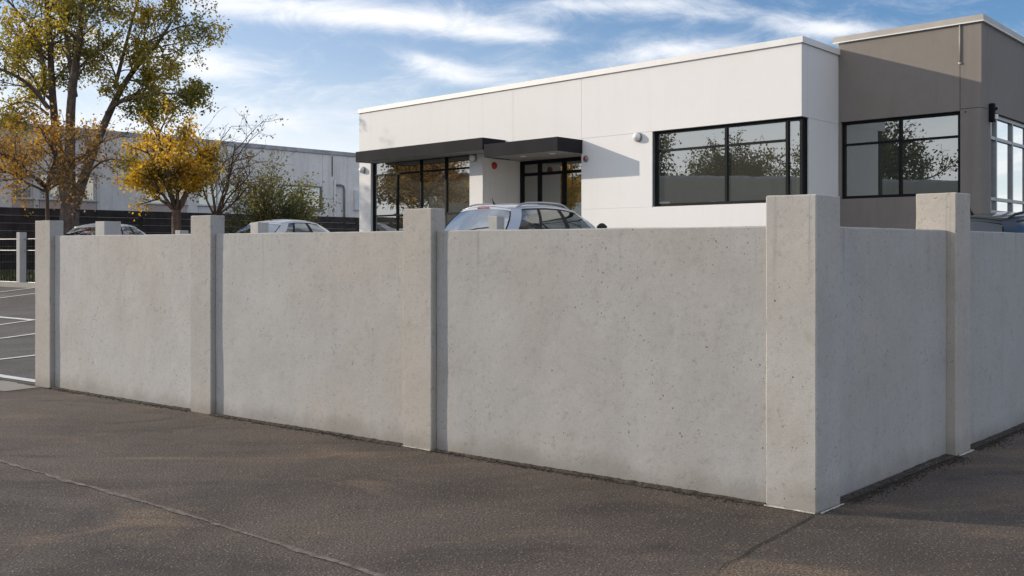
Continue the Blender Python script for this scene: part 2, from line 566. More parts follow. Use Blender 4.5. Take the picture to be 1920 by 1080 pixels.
M = dict(
    conc=mat_concrete('cast_concrete', (0.440, 0.416, 0.385), (0.445, 0.447, 0.440)),
    conc_pier=mat_concrete('cast_concrete_pier', (0.455, 0.420, 0.374), (0.455, 0.446, 0.422), 1.0, 0.14),
    conc_post=mat_concrete('post_concrete', (0.48, 0.455, 0.42), (0.50, 0.495, 0.48), 0.8, 0.15, 0.6),
    kerb=mat_concrete('kerb_concrete', (0.36, 0.33, 0.29), (0.34, 0.33, 0.31), 0.5, 0.1, 0.3),
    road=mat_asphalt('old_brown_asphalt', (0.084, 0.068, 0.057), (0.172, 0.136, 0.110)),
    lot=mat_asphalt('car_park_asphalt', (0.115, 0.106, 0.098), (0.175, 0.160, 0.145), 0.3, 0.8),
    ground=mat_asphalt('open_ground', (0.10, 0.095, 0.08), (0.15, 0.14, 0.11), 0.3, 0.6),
    seam=mat_plain('seam_mortar', (0.160, 0.131, 0.110), 0.9, var=0.45, scale=14, bmp=0.5),
    crack=mat_plain('crack_filler', (0.020, 0.018, 0.017), 0.8, var=0.3, scale=20),
    soil=mat_plain('damp_soil', (0.050, 0.040, 0.032), 0.95, var=0.5, scale=24, bmp=0.9),
    mortar=mat_plain('pale_mortar', (0.46, 0.43, 0.38), 0.9, var=0.3, scale=25, bmp=0.6),
    line=mat_plain('road_paint', (0.72, 0.71, 0.68), 0.7, var=0.14, scale=9, bmp=0.3),
    grass=mat_plain('grass', (0.055, 0.075, 0.020), 0.9, var=0.5, scale=5),
    white=mat_render_paint('white_render', (0.78, 0.778, 0.772), 0.055),
    whitecap=mat_plain('white_metal_capping', (0.78, 0.775, 0.76), 0.45, var=0.04),
    grey=mat_render_paint('grey_render', (0.240, 0.217, 0.196), 0.25),
    greycap=mat_plain('beige_metal_capping', (0.42, 0.39, 0.35), 0.45, var=0.06),
    black=mat_plain('black_aluminium', (0.012, 0.013, 0.015), 0.6, 0.0, var=0.2, spec=0.12),
    greyalu=mat_plain('grey_aluminium', (0.22, 0.235, 0.25), 0.35, 0.3, var=0.1),
    canopy=mat_plain('charcoal_sheet_metal', (0.020, 0.021, 0.024), 0.7, 0.0, var=0.15, scale=1.5, spec=0.08),
    soffit=mat_plain('soffit_board', (0.33, 0.32, 0.31), 0.7, var=0.06),
    glass=mat_glass('window_glass', 0.36, (0.42, 0.45, 0.36), film=0.30),
    inner=mat_plain('interior_plaster', (0.33, 0.33, 0.27), 0.8, var=0.08),
    innerdark=mat_plain('interior_carpet', (0.09, 0.085, 0.075), 0.9, var=0.2),
    lampw=mat_plain('opal_lamp_glass', (0.82, 0.82, 0.80), 0.3, var=0.03),
    red=mat_plain('red_plastic', (0.42, 0.025, 0.022), 0.4, var=0.08),
    metal=mat_plain('galvanised_steel', (0.25, 0.25, 0.25), 0.5, 0.3, var=0.2, scale=6),
    oldwall=mat_render_paint('weathered_pale_concrete', (0.90, 0.86, 0.81), 0.48, (0.52, 0.50, 0.50)),
    pinkwall=mat_render_paint('faded_pink_render', (0.66, 0.55, 0.51), 0.4),
    oldcap=mat_plain('roof_edge_sheet', (0.40, 0.40, 0.41), 0.5, 0.2, var=0.2),
    wframe=mat_plain('white_window_frame', (0.70, 0.71, 0.72), 0.5, var=0.06),
    board=mat_plain('dark_stained_board', (0.032, 0.023, 0.019), 0.75, var=0.45, scale=4, bmp=0.4),
    bark=mat_bark('grey_brown_bark', (0.055, 0.040, 0.031), (0.16, 0.12, 0.095)),
    bark2=mat_bark('thin_brown_bark', (0.05, 0.032, 0.022), (0.14, 0.09, 0.06)),
    leaf_green=mat_leaf('olive_green_leaves', [(0.11, 0.115, 0.024), (0.20, 0.19, 0.03), (0.36, 0.30, 0.035), (0.60, 0.46, 0.05)], 0.58, 0.5),
    leaf_orange=mat_leaf('orange_autumn_leaves', [(0.12, 0.085, 0.028), (0.24, 0.14, 0.035), (0.40, 0.22, 0.035), (0.55, 0.38, 0.05)], 0.5, 0.8),
    leaf_yellow=mat_leaf('yellow_autumn_leaves', [(0.10, 0.085, 0.016), (0.26, 0.19, 0.02), (0.58, 0.39, 0.03), (0.78, 0.54, 0.05)], 0.58, 1.3),
    leaf_street=mat_leaf('dark_green_leaves', [(0.030, 0.038, 0.012), (0.060, 0.068, 0.018), (0.12, 0.115, 0.025)], 0.4, 0.6),
    leaf_dry=mat_leaf('dry_yellow_leaves', [(0.20, 0.15, 0.03), (0.40, 0.30, 0.06)], 0.5, 1.0),
    leaf_bush=mat_leaf('bush_leaves', [(0.070, 0.085, 0.030), (0.14, 0.15, 0.045), (0.30, 0.28, 0.06)], 0.45, 1.2),
    paint_silver=mat_carpaint('silver_blue_paint', (0.58, 0.60, 0.63)),
    paint_white=mat_carpaint('white_silver_paint', (0.66, 0.67, 0.69), 0.3),
    paint_dark=mat_carpaint('dark_paint', (0.018, 0.022, 0.024), 0.3),
    carglass=mat_glass('car_glass', 0.24, (0.50, 0.60, 0.58), 0.0),
    carglass_dark=mat_glass('dark_car_glass', 0.16, (0.10, 0.13, 0.12), 0.0),
    carglass_rear=mat_glass('car_rear_glass', 0.50, (0.34, 0.40, 0.40), 0.0),
    rubber=mat_plain('black_rubber', (0.018, 0.018, 0.018), 0.75, var=0.2),
    rim=mat_plain('alloy_rim', (0.5, 0.5, 0.52), 0.3, 0.9, var=0.05),
    seat=mat_plain('grey_seat_fabric', (0.10, 0.10, 0.10), 0.9, var=0.2),
    lens_red=mat_plain('tail_lamp_red', (0.35, 0.01, 0.01), 0.15, var=0.1),
    lens_clear=mat_plain('head_lamp_clear', (0.6, 0.62, 0.65), 0.08, var=0.05),
    plate=mat_plain('plain_plate', (0.7, 0.7, 0.68), 0.5, var=0.05),
    ware=mat_render_paint('tan_warehouse_wall', (0.42, 0.40, 0.34), 0.3),
)

# ------------------------------------------------------------------ ground
CN = np.array([1.545, 5.005])            # outer corner of the boundary wall
LW = np.array([-0.8, 0.6])               # along the front wall, to the left
RW = np.array([0.6935, 0.7205])          # along the right wall, to the back
MINV = np.linalg.inv(np.column_stack([LW, RW]))


def sst(t):
    t = min(1.0, max(0.0, t))
    return t * t * (3 - 2 * t)


def zab(a, b):
    return 0.65 * sst(b / 9.0) * sst(a / 4.0)


def zg(x, y):
    a, b = MINV @ (np.array([x, y]) - CN)
    return zab(a, b)


wf = frame(CN, LW, RW)


def axis_lines(fine0, fine1, step, far):
    s = list(np.arange(fine0, fine1 + 1e-6, step))
    d, x = step, fine1
    up = []
    while x < far:
        d *= 1.6
        x += d
        up.append(x)
    d, x = step, fine0
    dn = []
    while x > -far:
        d *= 1.6
        x -= d
        dn.append(x)
    return [round(v, 4) for v in dn[::-1] + s + up]


AA = axis_lines(-12, 36, 0.5, 4000)
BB = axis_lines(-10, 60, 0.5, 4000)


def sheet(name, sel, off, mat, wob=0.0):
    idx = {}
    mb = MB()

    def vid(i, j):
        if (i, j) not in idx:
            a, b = AA[i], BB[j]
            p = wf(a, b)
            z = zab(a, b) + off
            if wob and abs(a) < 60 and abs(b) < 60:
                z += wob * mnoise.noise((p[0] * 0.5, p[1] * 0.5, 3.3))
            idx[(i, j)] = len(mb.v)
            mb.v.append((p[0], p[1], z))
        return idx[(i, j)]
    for i in range(len(AA) - 1):
        for j in range(len(BB) - 1):
            if sel(0.5 * (AA[i] + AA[i + 1]), 0.5 * (BB[j] + BB[j + 1])):
                mb.f.append((vid(i, j), vid(i, j + 1), vid(i + 1, j + 1), vid(i + 1, j)))
    o = mb.build(name, mat, smooth=True)
    return o


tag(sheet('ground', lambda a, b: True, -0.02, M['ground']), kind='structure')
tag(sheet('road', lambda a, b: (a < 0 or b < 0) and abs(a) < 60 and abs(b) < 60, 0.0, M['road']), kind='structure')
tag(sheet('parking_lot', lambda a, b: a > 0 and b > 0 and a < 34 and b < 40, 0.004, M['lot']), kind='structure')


def ribbon(path, width, z, seed, jag=0.35, step=0.05, mound=0.0, follow=False):
    """irregular strip lying on the ground along a plan polyline"""
    mb = MB()
    rows = []
    r = random.Random(seed)
    path = [np.array(p, float) for p in path]
    s = 0.0
    for k in range(len(path) - 1):
        d = path[k + 1] - path[k]
        ln = np.linalg.norm(d)
        d = d / ln
        nrm = np.array([-d[1], d[0]])
        n = max(1, int(ln / step))
        for i in range(n + (k == len(path) - 2)):
            p = path[k] + d * ln * i / n
            s += step
            w1 = width * 0.5 * (1 + jag * 2 * mnoise.noise((s * 2.1, seed, 0)) + jag * r.uniform(-.5, .5))
            w2 = width * 0.5 * (1 + jag * 2 * mnoise.noise((s * 2.3, seed + 9, 0)) + jag * r.uniform(-.5, .5))
            a, c = p + nrm * max(w1, 0.001), p - nrm * max(w2, 0.001)
            za = zg(*a) if follow else 0
            zc = zg(*c) if follow else 0
            zm = zg(*p) if follow else 0
            rows.append([(a[0], a[1], za + z), (p[0], p[1], zm + z + mound * (0.5 + 0.5 * r.random())), (c[0], c[1], zc + z)])
    mb.grid(rows)
    return mb


# surface marks on the road: a pale trowelled joint, a dark crack, a paler apron at the entrance
tag(ribbon([wf(9.0, -1.78), wf(6.0, -1.86), wf(4.3, -1.90), wf(2.5, -1.94), wf(0.8, -2.03), wf(-1.2, -2.10)], 0.028, 0.004, 3, 1.0, 0.05, 0.0015)
    .build('road_joint', M['seam']), kind='structure')
tag(ribbon([(1.52, 4.97), (1.34, 4.74), (1.19, 4.55), (1.10, 4.45), (1.01, 4.31), (0.90, 4.19), (0.84, 4.07), (0.66, 3.86), (0.45, 3.6), (0.1, 3.2)], 0.0065, 0.004, 5, 0.9, 0.015)
    .build('road_crack', M['crack']), kind='structure')
tag(ribbon([wf(7.55, -0.22), wf(8.4, -0.24), wf(10.0, -0.26), wf(14, -0.26)], 0.36, 0.004, 8, 0.12, 0.08)
    .build('entrance_apron', M['kerb']), kind='structure')

# painted bay lines
lines = [([wf(7.75, 0.12), wf(9.5, 0.09), wf(14, 0.09), wf(22, 0.09)], 0.11)]
for a0, b0, b1 in ((10.2, 0.5, 5.0), (12.45, 0.5, 5.0), (14.2, 0.5, 5.2), (16.6, 5.0, 9.0), (18.6, 2.5, 7), (19.9, 2.5, 7)):
    lines.append(([wf(a0, b0), wf(a0, b1)], 0.09))
lines.append(([wf(14.2, 3.12), wf(15.6, 3.12)], 0.09))
for a0 in (6.4, 8.9, 11.4):
    lines.append(([wf(a0, 6.2), wf(a0, 10.6)], 0.1))
for i, (pth, w) in enumerate(lines):
    tag(ribbon(pth, w, 0.012, 20 + i, 0.05, 0.12, follow=True).build('bay_line', M['line']), kind='structure')

# ------------------------------------------------------------------ boundary wall
wall = thing('boundary_wall', (CN[0], CN[1], 0), 'grey cast concrete boundary wall with square pillars turning the corner beside the road', 'wall')


def ff(a, b):                            # front wall frame: a to the left, b inwards (square to the wall)
    return CN + LW * a + np.array([0.6, 0.8]) * b


NR = np.array([-0.7205, 0.6935])


def fr(b, a):                            # right wall frame: b to the back, a inwards (square to the wall)
    return CN + RW * b + NR * a


ZP, ZT = 1.463, 1.612


def rough_box(fn, a0, a1, b0, b1, z0, z1, seed, step=0.045, amp=0.0028):
    """box cut into small faces with a slightly uneven cast surface and worn edges"""
    mb = MB()
    def cuts(lo, hi):
        e = 0.007
        n = max(2, int((hi - lo) / step))
        return [lo, lo + e] + [lo + (hi - lo) * k / n for k in range(1, n)] + [hi - e, hi]
    ca, cb, cz = cuts(a0, a1), cuts(b0, b1), cuts(z0, z1)
    na, nb, nz = len(ca) - 1, len(cb) - 1, len(cz) - 1
    idx = {}

    def vid(i, j, k):
        key = (i, j, k)
        if key not in idx:
            a, b, z = ca[i], cb[j], cz[k]
            on = (i in (0, na)) + (j in (0, nb)) + (k in (0, nz))
            q = (a * 2.3 + seed * 7.1, b * 2.3, z * 2.3)
            n = mnoise.noise(q) + 0.4 * mnoise.noise((q[0] * 6, q[1] * 6, q[2] * 6))
            g = amp * n
            if on >= 2:
                ch = mnoise.noise((a * 9 + seed * 3.3, b * 9, z * 9))
                g -= 0.0025 + 0.004 * abs(mnoise.noise((q[0] * 4 + 3, q[1] * 4, q[2] * 4))) + (0.010 * (ch - 0.42) / 0.58 if ch > 0.42 else 0)
            sa = 0 if 0 < i < na else (1 if i else -1)
            sb = 0 if 0 < j < nb else (1 if j else -1)
            sz = 0 if k < nz else 1
            p = fn(a + sa * g, b + sb * g)
            idx[key] = len(mb.v)
            mb.v.append((p[0], p[1], z + sz * g))
        return idx[key]
    P = [fn(0, 0), fn(1, 0), fn(0, 1)]
    flip = ((P[1] - P[0])[0] * (P[2] - P[0])[1] - (P[1] - P[0])[1] * (P[2] - P[0])[0]) < 0

    def face(q):
        mb.f.append(tuple(reversed(q)) if flip else q)
    for i in range(na):
        for k in range(nz):
            face((vid(i, 0, k), vid(i + 1, 0, k), vid(i + 1, 0, k + 1), vid(i, 0, k + 1)))
            face((vid(i, nb, k + 1), vid(i + 1, nb, k + 1), vid(i + 1, nb, k), vid(i, nb, k)))
        for j in range(nb):
            face((vid(i, j, nz), vid(i + 1, j, nz), vid(i + 1, j + 1, nz), vid(i, j + 1, nz)))
            face((vid(i, j + 1, 0), vid(i + 1, j + 1, 0), vid(i + 1, j, 0), vid(i, j, 0)))
    for j in range(nb):
        for k in range(nz):
            face((vid(0, j, k + 1), vid(0, j + 1, k + 1), vid(0, j + 1, k), vid(0, j, k)))
            face((vid(na, j, k), vid(na, j + 1, k), vid(na, j + 1, k + 1), vid(na, j, k + 1)))
    return mb


def corner_fn(a, b):
    return CN + LW * a + RW * b


def wall_piece(name, fn, args, mat, seed, label=None):
    o = rough_box(fn, *args, seed=seed).build(name, mat, wall, smooth=False)
    if label:
        o['label'] = label
    return o


wall_piece('pillar', corner_fn, (0.0, 0.272, 0.0, 0.268, -0.05, 1.622), M['conc_pier'], 1, 'square corner pillar, widest and nearest')
piers_a = [(2.59, 0.262), (4.965, 0.275), (7.47, 0.285)]
prev = 0.272
for k, (a, w) in enumerate(piers_a):
    wall_piece('pillar', ff, (a, a + w, -0.012, 0.128, -0.05, ZT), M['conc_pier'], 2 + k)
    wall_piece('panel', ff, (prev + 0.001, a - 0.001, 0.032, 0.118, -0.05, ZP), M['conc'], 12 + k)
    prev = a + w
wall_piece('pillar', fr, (1.92, 2.18, 0.0, 0.264, -0.05, 1.708), M['conc_pier'], 6, 'square pillar of the shaded side wall')
wall_piece('panel', fr, (0.270, 1.919, 0.06, 0.15, -0.05, ZP), M['conc'], 16)
wall_piece('panel', fr, (2.181, 4.899, 0.06, 0.15, -0.05, ZP), M['conc'], 17)
wall_piece('pillar', fr, (4.90, 5.16, 0.0, 0.264, -0.05, 1.708), M['conc_pier'], 7)
wall_piece('panel', fr, (5.161, 7.90, 0.06, 0.15, -0.05, ZP), M['conc'], 18)
wall_piece('pillar', fr, (7.901, 8.16, 0.0, 0.264, -0.05, 1.708), M['conc_pier'], 8)


def crumbs(mb, fn, a0, a1, reach, n, seed):
    r = random.Random(seed)
    for _ in range(n):
        a = r.uniform(a0, a1)
        dens = 0.35 + 0.65 * (0.5 + 0.5 * mnoise.noise((a * 1.9, seed, 1.0)))
        b = 0.03 - abs(r.gauss(0, reach * dens))
        s = r.uniform(.002, .0065)
        p = fn(a, b)
        i = len(mb.v)
        an = r.uniform(0, 6.28)
        for k in range(3):
            mb.v.append((p[0] + s * 1.3 * math.cos(an + 2.1 * k), p[1] + s * 1.3 * math.sin(an + 2.1 * k), 0.001))
        mb.v.append((p[0] + r.uniform(-s, s) * .4, p[1] + r.uniform(-s, s) * .4, 0.001 + s * 1.1))
        mb.f += [(i, i + 1, i + 3), (i + 1, i + 2, i + 3), (i + 2, i, i + 3)]
    return mb


def dirt(fn, a0, a1, off, width, seed):
    return ribbon([fn(a0 + (a1 - a0) * t, off + 0.012 * math.sin(5 * t + seed)) for t in (0, .2, .4, .6, .8, 1)], width, 0.003, seed, 0.75, 0.025, 0.012)


prev = 0.272
for k, (a, w) in enumerate(piers_a):
    o = crumbs(dirt(ff, prev, a, 0.004, 0.07, 31 + k), ff, prev, a, 0.055, int((a - prev) * 1500), 31 + k).build('soil', M['soil'], None)
    tag(o, 'thin line of dark soil along the foot of the ' + ('widest front panel beside the corner pillar', 'middle front panel of the wall', 'farthest front panel of the wall')[k], 'soil', kind='stuff')
    prev = a + w
for k, (b0, b1) in enumerate(((0.3, 1.9), (2.2, 4.9), (5.2, 7.9))):
    o = crumbs(dirt(fr, b0, b1, 0.04, 0.055, 41 + k), fr, b0, b1, 0.07, int((b1 - b0) * 1500), 41 + k).build('soil', M['soil'], None)
    tag(o, 'dark soil at the foot of the shaded side wall', 'soil', kind='stuff')
# pale mortar smears at the foot of the pillars
for k, pts in enumerate(([ff(0.0, -0.02), ff(0.272, -0.016)], [fr(0.0, -0.02), fr(0.268, -0.018)], [ff(2.59, -0.024), ff(2.85, -0.024)],
                         [fr(1.92, -0.016), fr(2.18, -0.016)])):
    o = ribbon(pts, 0.017, 0.0035, 51 + k, 0.7, 0.02, 0.006).build('mortar_smear', M['mortar'], wall)

# ------------------------------------------------------------------ white building
SC = 1.05                                 # building scale about eye height


def zs(z):
    return 1.35 + (z - 1.35) * SC


LB = np.array([-0.7071, 0.7071])
VB = np.array([0.6634, 0.7482])
CB = np.array([4.696, 16.0]) * SC
bf = lambda u, v: CB + LB * (u * SC) + VB * (v * SC)      # u left along the front, v back
NF = Vector((-0.7071, -0.7071, 0))
GZ = 0.60                                 # foot of the building, just below the paving

wb = thing('white_building', (CB[0], CB[1], GZ), 'single storey white rendered building with black framed windows and entrance canopy', 'building')


def bbox(name, mat, par, u0, u1, v0, v1, z0, z1, fn=bf, bevel=0.0, raw=False):
    mb = MB()
    mb.box(fn, u0, u1, v0, v1, z0 if raw else (GZ if z0 == 'g' else zs(z0)), zs(z1))
    return mb.build(name, mat, par, bevel=bevel)


T = 0.22
G = 0.006                                 # half joint
# front wall panels around the openings
FP = [
    ('wall_panel', 11.535, 12.0, 'g', 4.67),
    ('wall_panel', 7.960, 11.533, 3.46, 4.67),
    ('wall_panel', 7.538, 7.958, 'g', 4.67),
    ('wall_panel', 6.613, 7.536, 3.28, 4.67),
    ('wall_panel', 4.723, 6.607, 3.28, 4.67),
    ('wall_panel', 0.0, 4.717, 3.482, 4.67),
    ('wall_panel', 3.0, 4.717, 2.097, 3.478),
    ('wall_panel', 0.0, 4.717, 'g', 2.095),
]
for nm, u0, u1, z0, z1 in FP:
    bbox(nm, M['white'], wb, u0, u1, 0.0, T, z0, z1)
# right end wall (with the return of the corner window), left end, back, roof, floor
bbox('end_wall', M['white'], wb, 0.0, T, T + 0.004, 1.50, 3.48, 4.668)
bbox('end_wall', M['white'], wb, 0.0, T, 0.262, 1.50, 2.099, 3.476)
bbox('end_wall', M['white'], wb, 0.0, T, T + 0.004, 1.50, 'g', 2.095)
bbox('end_wall', M['white'], wb, 11.78, 12.0, T + 0.002, 7.6, 'g', 4.668)
bbox('end_wall', M['white'], wb, 0.02, T, 1.72, 7.6, 'g', 4.66)
bbox('back_wall', M['white'], wb, 0.0, 12.0, 7.6, 7.8, 'g', 4.66)
rf = bbox('roof', M['whitecap'], wb, 0.06, 11.94, 0.06, 7.76, 4.36, 4.46)
bbox('floor', M['innerdark'], wb, 0.05, 11.95, 0.23, 7.58, 'g', 0.76)
for u0, u1, v0, v1 in ((-0.035, 12.035, -0.035, 0.26), (11.74, 12.035, 0.262, 7.8), (-0.035, 0.26, 0.262, 7.8), (-0.035, 12.035, 7.802, 7.85)):
    bbox('capping', M['whitecap'], wb, u0, u1, v0, v1, 4.672, 4.775)
# rooms behind the glass
bbox('inner_wall', M['inner'], wb, 7.0, 11.7, 5.2, 5.3, 0.765, 4.3)
bbox('inner_wall', M['inner'], wb, 3.5, 3.6, 0.24, 7.5, 0.765, 4.3)
bbox('inner_wall', M['inner'], wb, 0.3, 3.4, 3.4, 3.5, 0.765, 4.3)
bbox('inner_column', M['white'], wb, 9.95, 10.2, 1.1, 1.35, 0.765, 4.3)
bbox('inner_column', M['white'], wb, 11.2, 11.4, 0.5, 0.7, 0.765, 4.3)
# entrance recess
bbox('recess_wall', M['white'], wb, 7.535, 7.75, T + 0.004, 1.45, 'g', 3.6)
bbox('recess_wall', M['white'], wb, 4.52, 4.722, T + 0.004, 1.45, 'g', 3.6)
bbox('recess_soffit', M['soffit'], wb, 4.726, 7.53, T + 0.004, 1.40, 3.285, 3.38)
bbox('recess_step', M['kerb'], wb, 4.726, 7.53, -0.5, 1.20, 'g', 0.77)


def frame_bars(par, mat, u0, u1, z0, z1, v, d, bars_u, bars_z, w=0.055, fn=bf, name='frame'):
    """window frame: border, mullions (u or (u,z0,z1)) and transoms (z or (z,u0,u1))"""
    mb = MB()
    mb.box(fn, u0, u0 + w, v, v + d, zs(z0), zs(z1))
    mb.box(fn, u1 - w, u1, v, v + d, zs(z0), zs(z1))
    mb.box(fn, u0 + w, u1 - w, v + .001, v + d - .001, zs(z0), zs(z0 + w))
    mb.box(fn, u0 + w, u1 - w, v + .001, v + d - .001, zs(z1 - w), zs(z1))
    f = mb.build(name, mat, par)
    for b in bars_u:
        u, a, c = b if isinstance(b, tuple) else (b, z0 + w, z1 - w)
        m2 = MB()
        m2.box(fn, u - w * .5, u + w * .5, v + .002, v + d - .002, zs(a), zs(c))
        m2.build('mullion', mat, f)
    for b in bars_z:
        z, a, c = b if isinstance(b, tuple) else (b, u0 + w, u1 - w)
        m2 = MB()
        m2.box(fn, a, c, v + .006, v + d - .006, zs(z - w * .42), zs(z + w * .42))
        m2.build('transom', mat, f)
    return f


def panes(par, us, zs_, v, mat, fn=bf, tilt=0.0025):
    """one glass pane per field, each very slightly out of true"""
    r = random.Random(int(us[0] * 100 + 7))
    for i in range(len(us) - 1):
        for j in range(len(zs_) - 1):
            a, b, c, d = us[i] + .012, us[i + 1] - .012, zs_[j] + .012, zs_[j + 1] - .012
            dv = [r.uniform(-tilt, tilt) for _ in range(2)]
            mb = MB()
            P = [fn(a, v + dv[0]), fn(b, v + dv[1])]
            mb.quad((*P[1], zs(c)), (*P[0], zs(c)), (*P[0], zs(d)), (*P[1], zs(d)))
            mb.build('pane', mat, par)


# corner window
wn = frame_bars(wb, M['black'], 0.02, 2.985, 2.10, 3.475, 0.07, 0.07, [1.47, 0.30], [(3.12, 0.33, 2.94)], 0.048, name='window')
panes(wn, [0.33, 1.47, 2.95], [2.14, 3.12, 3.44], 0.105, M['glass'])
panes(wn, [0.05, 0.28], [2.14, 3.44], 0.105, M['glass'])
sf = lambda v, u: bf(u, v)
wn2 = frame_bars(wb, M['black'], 0.145, 0.255, 2.105, 3.47, 0.02, 0.05, [], [], 0.02, sf, 'window_return')
panes(wn2, [0.15, 0.25], [2.12, 3.45], 0.045, M['glass'], sf)
bbox('window_jamb', M['greyalu'], wb, 2.986, 2.999, -0.004, 0.2, 2.09, 3.485)
# shop window beside the entrance
wn = frame_bars(wb, M['black'], 7.97, 11.525, 0.77, 3.455, 0.06, 0.07, [9.70, (8.817, 2.12, 3.42), (10.59, 0.80, 3.08)], [3.11, 2.12], 0.045, name='window')
panes(wn, [7.99, 8.817, 9.70, 10.59, 11.50], [0.80, 2.12, 3.11, 3.43], 0.095, M['glass'])
# glazed entrance doors at the back of the recess
dr = frame_bars(wb, M['black'], 4.73, 7.53, 0.775, 3.28, 1.22, 0.08, [(6.95, .8, 3.24), (6.22, .8, 3.24), (5.35, .8, 3.24)], [2.98], 0.075, name='door')
panes(dr, [4.80, 5.35, 6.22, 6.95, 7.46], [0.82, 2.98, 3.22], 1.262, M['glass'])
for u in (6.12, 6.32):
    mb = MB()
    q = bf(u, 1.18)
    mb.tube([(q[0], q[1], zs(1.55)), (q[0], q[1], zs(2.25))], 0.016, 8)
    mb.build('handle', M['metal'], dr)

# canopies
def canopy(u0, u1, p, z0, z1, label):
    mb = MB()
    mb.box(bf, u0, u1, -p, -p + 0.02, zs(z0), zs(z1))
    mb.box(bf, u0, u0 + 0.02, -p + 0.021, -0.002, zs(z0), zs(z1))
    mb.box(bf, u1 - 0.02, u1, -p + 0.021, -0.002, zs(z0), zs(z1))
    mb.box(bf, u0 + .021, u1 - .021, -p + .021, -0.002, zs(z1 - 0.03), zs(z1 - 0.005))
    c = mb.build('canopy', M['canopy'], wb)
    c['label'] = label
    m2 = MB()
    m2.box(bf, u0 + .021, u1 - .021, -p + .021, -0.002, zs(z0 + 0.012), zs(z0 + 0.03))
    m2.build('soffit', M['soffit'], c)
    n = int((u1 - u0) / 1.5)
    for k in range(1, n):
        m3 = MB()
        uu = u0 + (u1 - u0) * k / n
        m3.box(bf, uu - .004, uu + .004, -p - .003, -p - .001, zs(z0 + .004), zs(z1 - .004))
        m3.build('fascia_joint', M['black'], c)
    return c


canopy(6.84, 11.22, 0.708, 3.37, 3.615, 'long charcoal canopy over the shop window')
c2 = canopy(4.69, 6.715, 0.783, 3.19, 3.455, 'short charcoal canopy over the entrance')
for u in (5.2, 6.0):
    mb = MB()
    q = bf(u, -0.35)
    mb.dome((q[0], q[1], zs(3.20)), (0, 0, -1), 0.075, 0.02)
    mb.build('downlight', M['lampw'], c2)


def wall_lamp(u, z, r=0.1):
    q = bf(u, 0)
    mb = MB()
    mb.tube([(q[0], q[1], zs(z)), (q[0] + NF.x * .05, q[1] + NF.y * .05, zs(z))], r * 1.06, 20)
    b = mb.build('wall_lamp', M['greyalu'], wb, smooth=False)
    m2 = MB()
    m2.dome((q[0] + NF.x * .05, q[1] + NF.y * .05, zs(z)), NF, r, 0.085, 20, 6)
    m2.build('lamp_globe', M['lampw'], b, smooth=True)


wall_lamp(3.317, 3.40, 0.088)
wall_lamp(7.80, 3.30, 0.085)
wall_lamp(11.82, 3.26, 0.085)
# red alarm sounder on the recess wall, small round bell by the door
VN = Vector((VB[1], -VB[0], 0))
q = bf(7.535, 0.36)
mb = MB()
mb.dome((q[0], q[1], zs(3.14)), VN, 0.085, 0.07, 18, 5)
mb.build('alarm_sounder', M['red'], wb, smooth=True)
q = bf(4.60, 0)
mb = MB()
mb.dome((q[0], q[1], zs(3.08)), NF, 0.07, 0.05, 18, 5)
b_ = mb.build('bell', M['metal'], wb, smooth=True)
mb = MB()
mb.dome((q[0] + NF.x * .048, q[1] + NF.y * .048, zs(3.08)), NF, 0.035, 0.012, 14, 3)
mb.build('bell_centre', M['red'], b_)

# ------------------------------------------------------------------ grey building
gb = thing('grey_building', (*(bf(-2.37, 1.435)), GZ), 'taller grey rendered block adjoining the right end of the white building', 'building')
gf = lambda u, v: bf(-u, 1.435 + v)       # u to the right along its front, v back
GU = 2.371
for u0, u1, v0, v1, z0, z1 in ((0.004, 2.043, 0, T, 3.515, 4.875), (2.051, GU, 0, T, 3.545, 4.875), (2.051, GU, 0, T, 'g', 3.537),
                               (0.004, 2.043, 0, T, 'g', 2.185), (0.004, 0.045, 0, T, 2.187, 3.513)):
    bbox('wall_panel', M['grey'], gb, u0, u1, v0, v1, z0, z1, gf)
ss = lambda v, u: gf(GU - u, v)            # side wall: v back, u inwards
for v0, v1, z0, z1 in ((T + .004, 0.325, 3.545, 4.872), (T + .004, 0.325, 'g', 3.537), (0.333, 0.50, 'g', 4.872), (0.504, 6.0, 3.525, 4.872), (0.504, 6.0, 'g', 1.89), (6.004, 9, 'g', 4.872)):
    mb = MB()
    mb.box(ss, v0, v1, 0.0, T, GZ if z0 == 'g' else zs(z0), zs(z1))
    mb.build('wall_panel', M['grey'], gb)
bbox('back_wall', M['grey'], gb, 0.0, GU, 9.0, 9.2, 'g', 4.87, gf)
bbox('inner_wall', M['inner'], gb, 0.0, 0.10, 0.26, 8.9, 'g', 4.87, gf)
bbox('inner_wall', M['inner'], gb, 0.12, 2.1, 3.6, 3.7, 0.8, 4.4, gf)
bbox('floor', M['innerdark'], gb, 0.11, 2.14, 0.24, 8.9, 'g', 0.76, gf)
bbox('roof', M['greycap'], gb, 0.02, GU - .02, 0.03, 9.1, 4.55, 4.62, gf)
for u0, u1, v0, v1 in ((-0.08, GU + .04, -0.04, 0.26), (GU - .26, GU + .04, 0.262, 9.2), (-0.08, 0.2, 0.262, 9.2)):
    bbox('capping', M['greycap'], gb, u0, u1, v0, v1, 4.878, 4.985, gf)
    bbox('capping_drip', M['whitecap'], gb, u0 - .006, u1 + .006, v0 - .006, v1, 4.8765, 4.893, gf)
wn = frame_bars(gb, M['black'], 0.048, 2.040, 2.19, 3.51, 0.06, 0.07, [1.06], [3.12], 0.045, gf, 'window')
panes(wn, [0.08, 1.06, 2.01], [2.22, 3.12, 3.48], 0.095, M['glass'], gf)
wn = frame_bars(gb, M['greyalu'], 0.506, 5.995, 1.895, 3.52, 0.05, 0.08, [0.99, 1.92, 2.85, 3.78, 4.7], [3.13, 2.14], 0.06, ss, 'window')
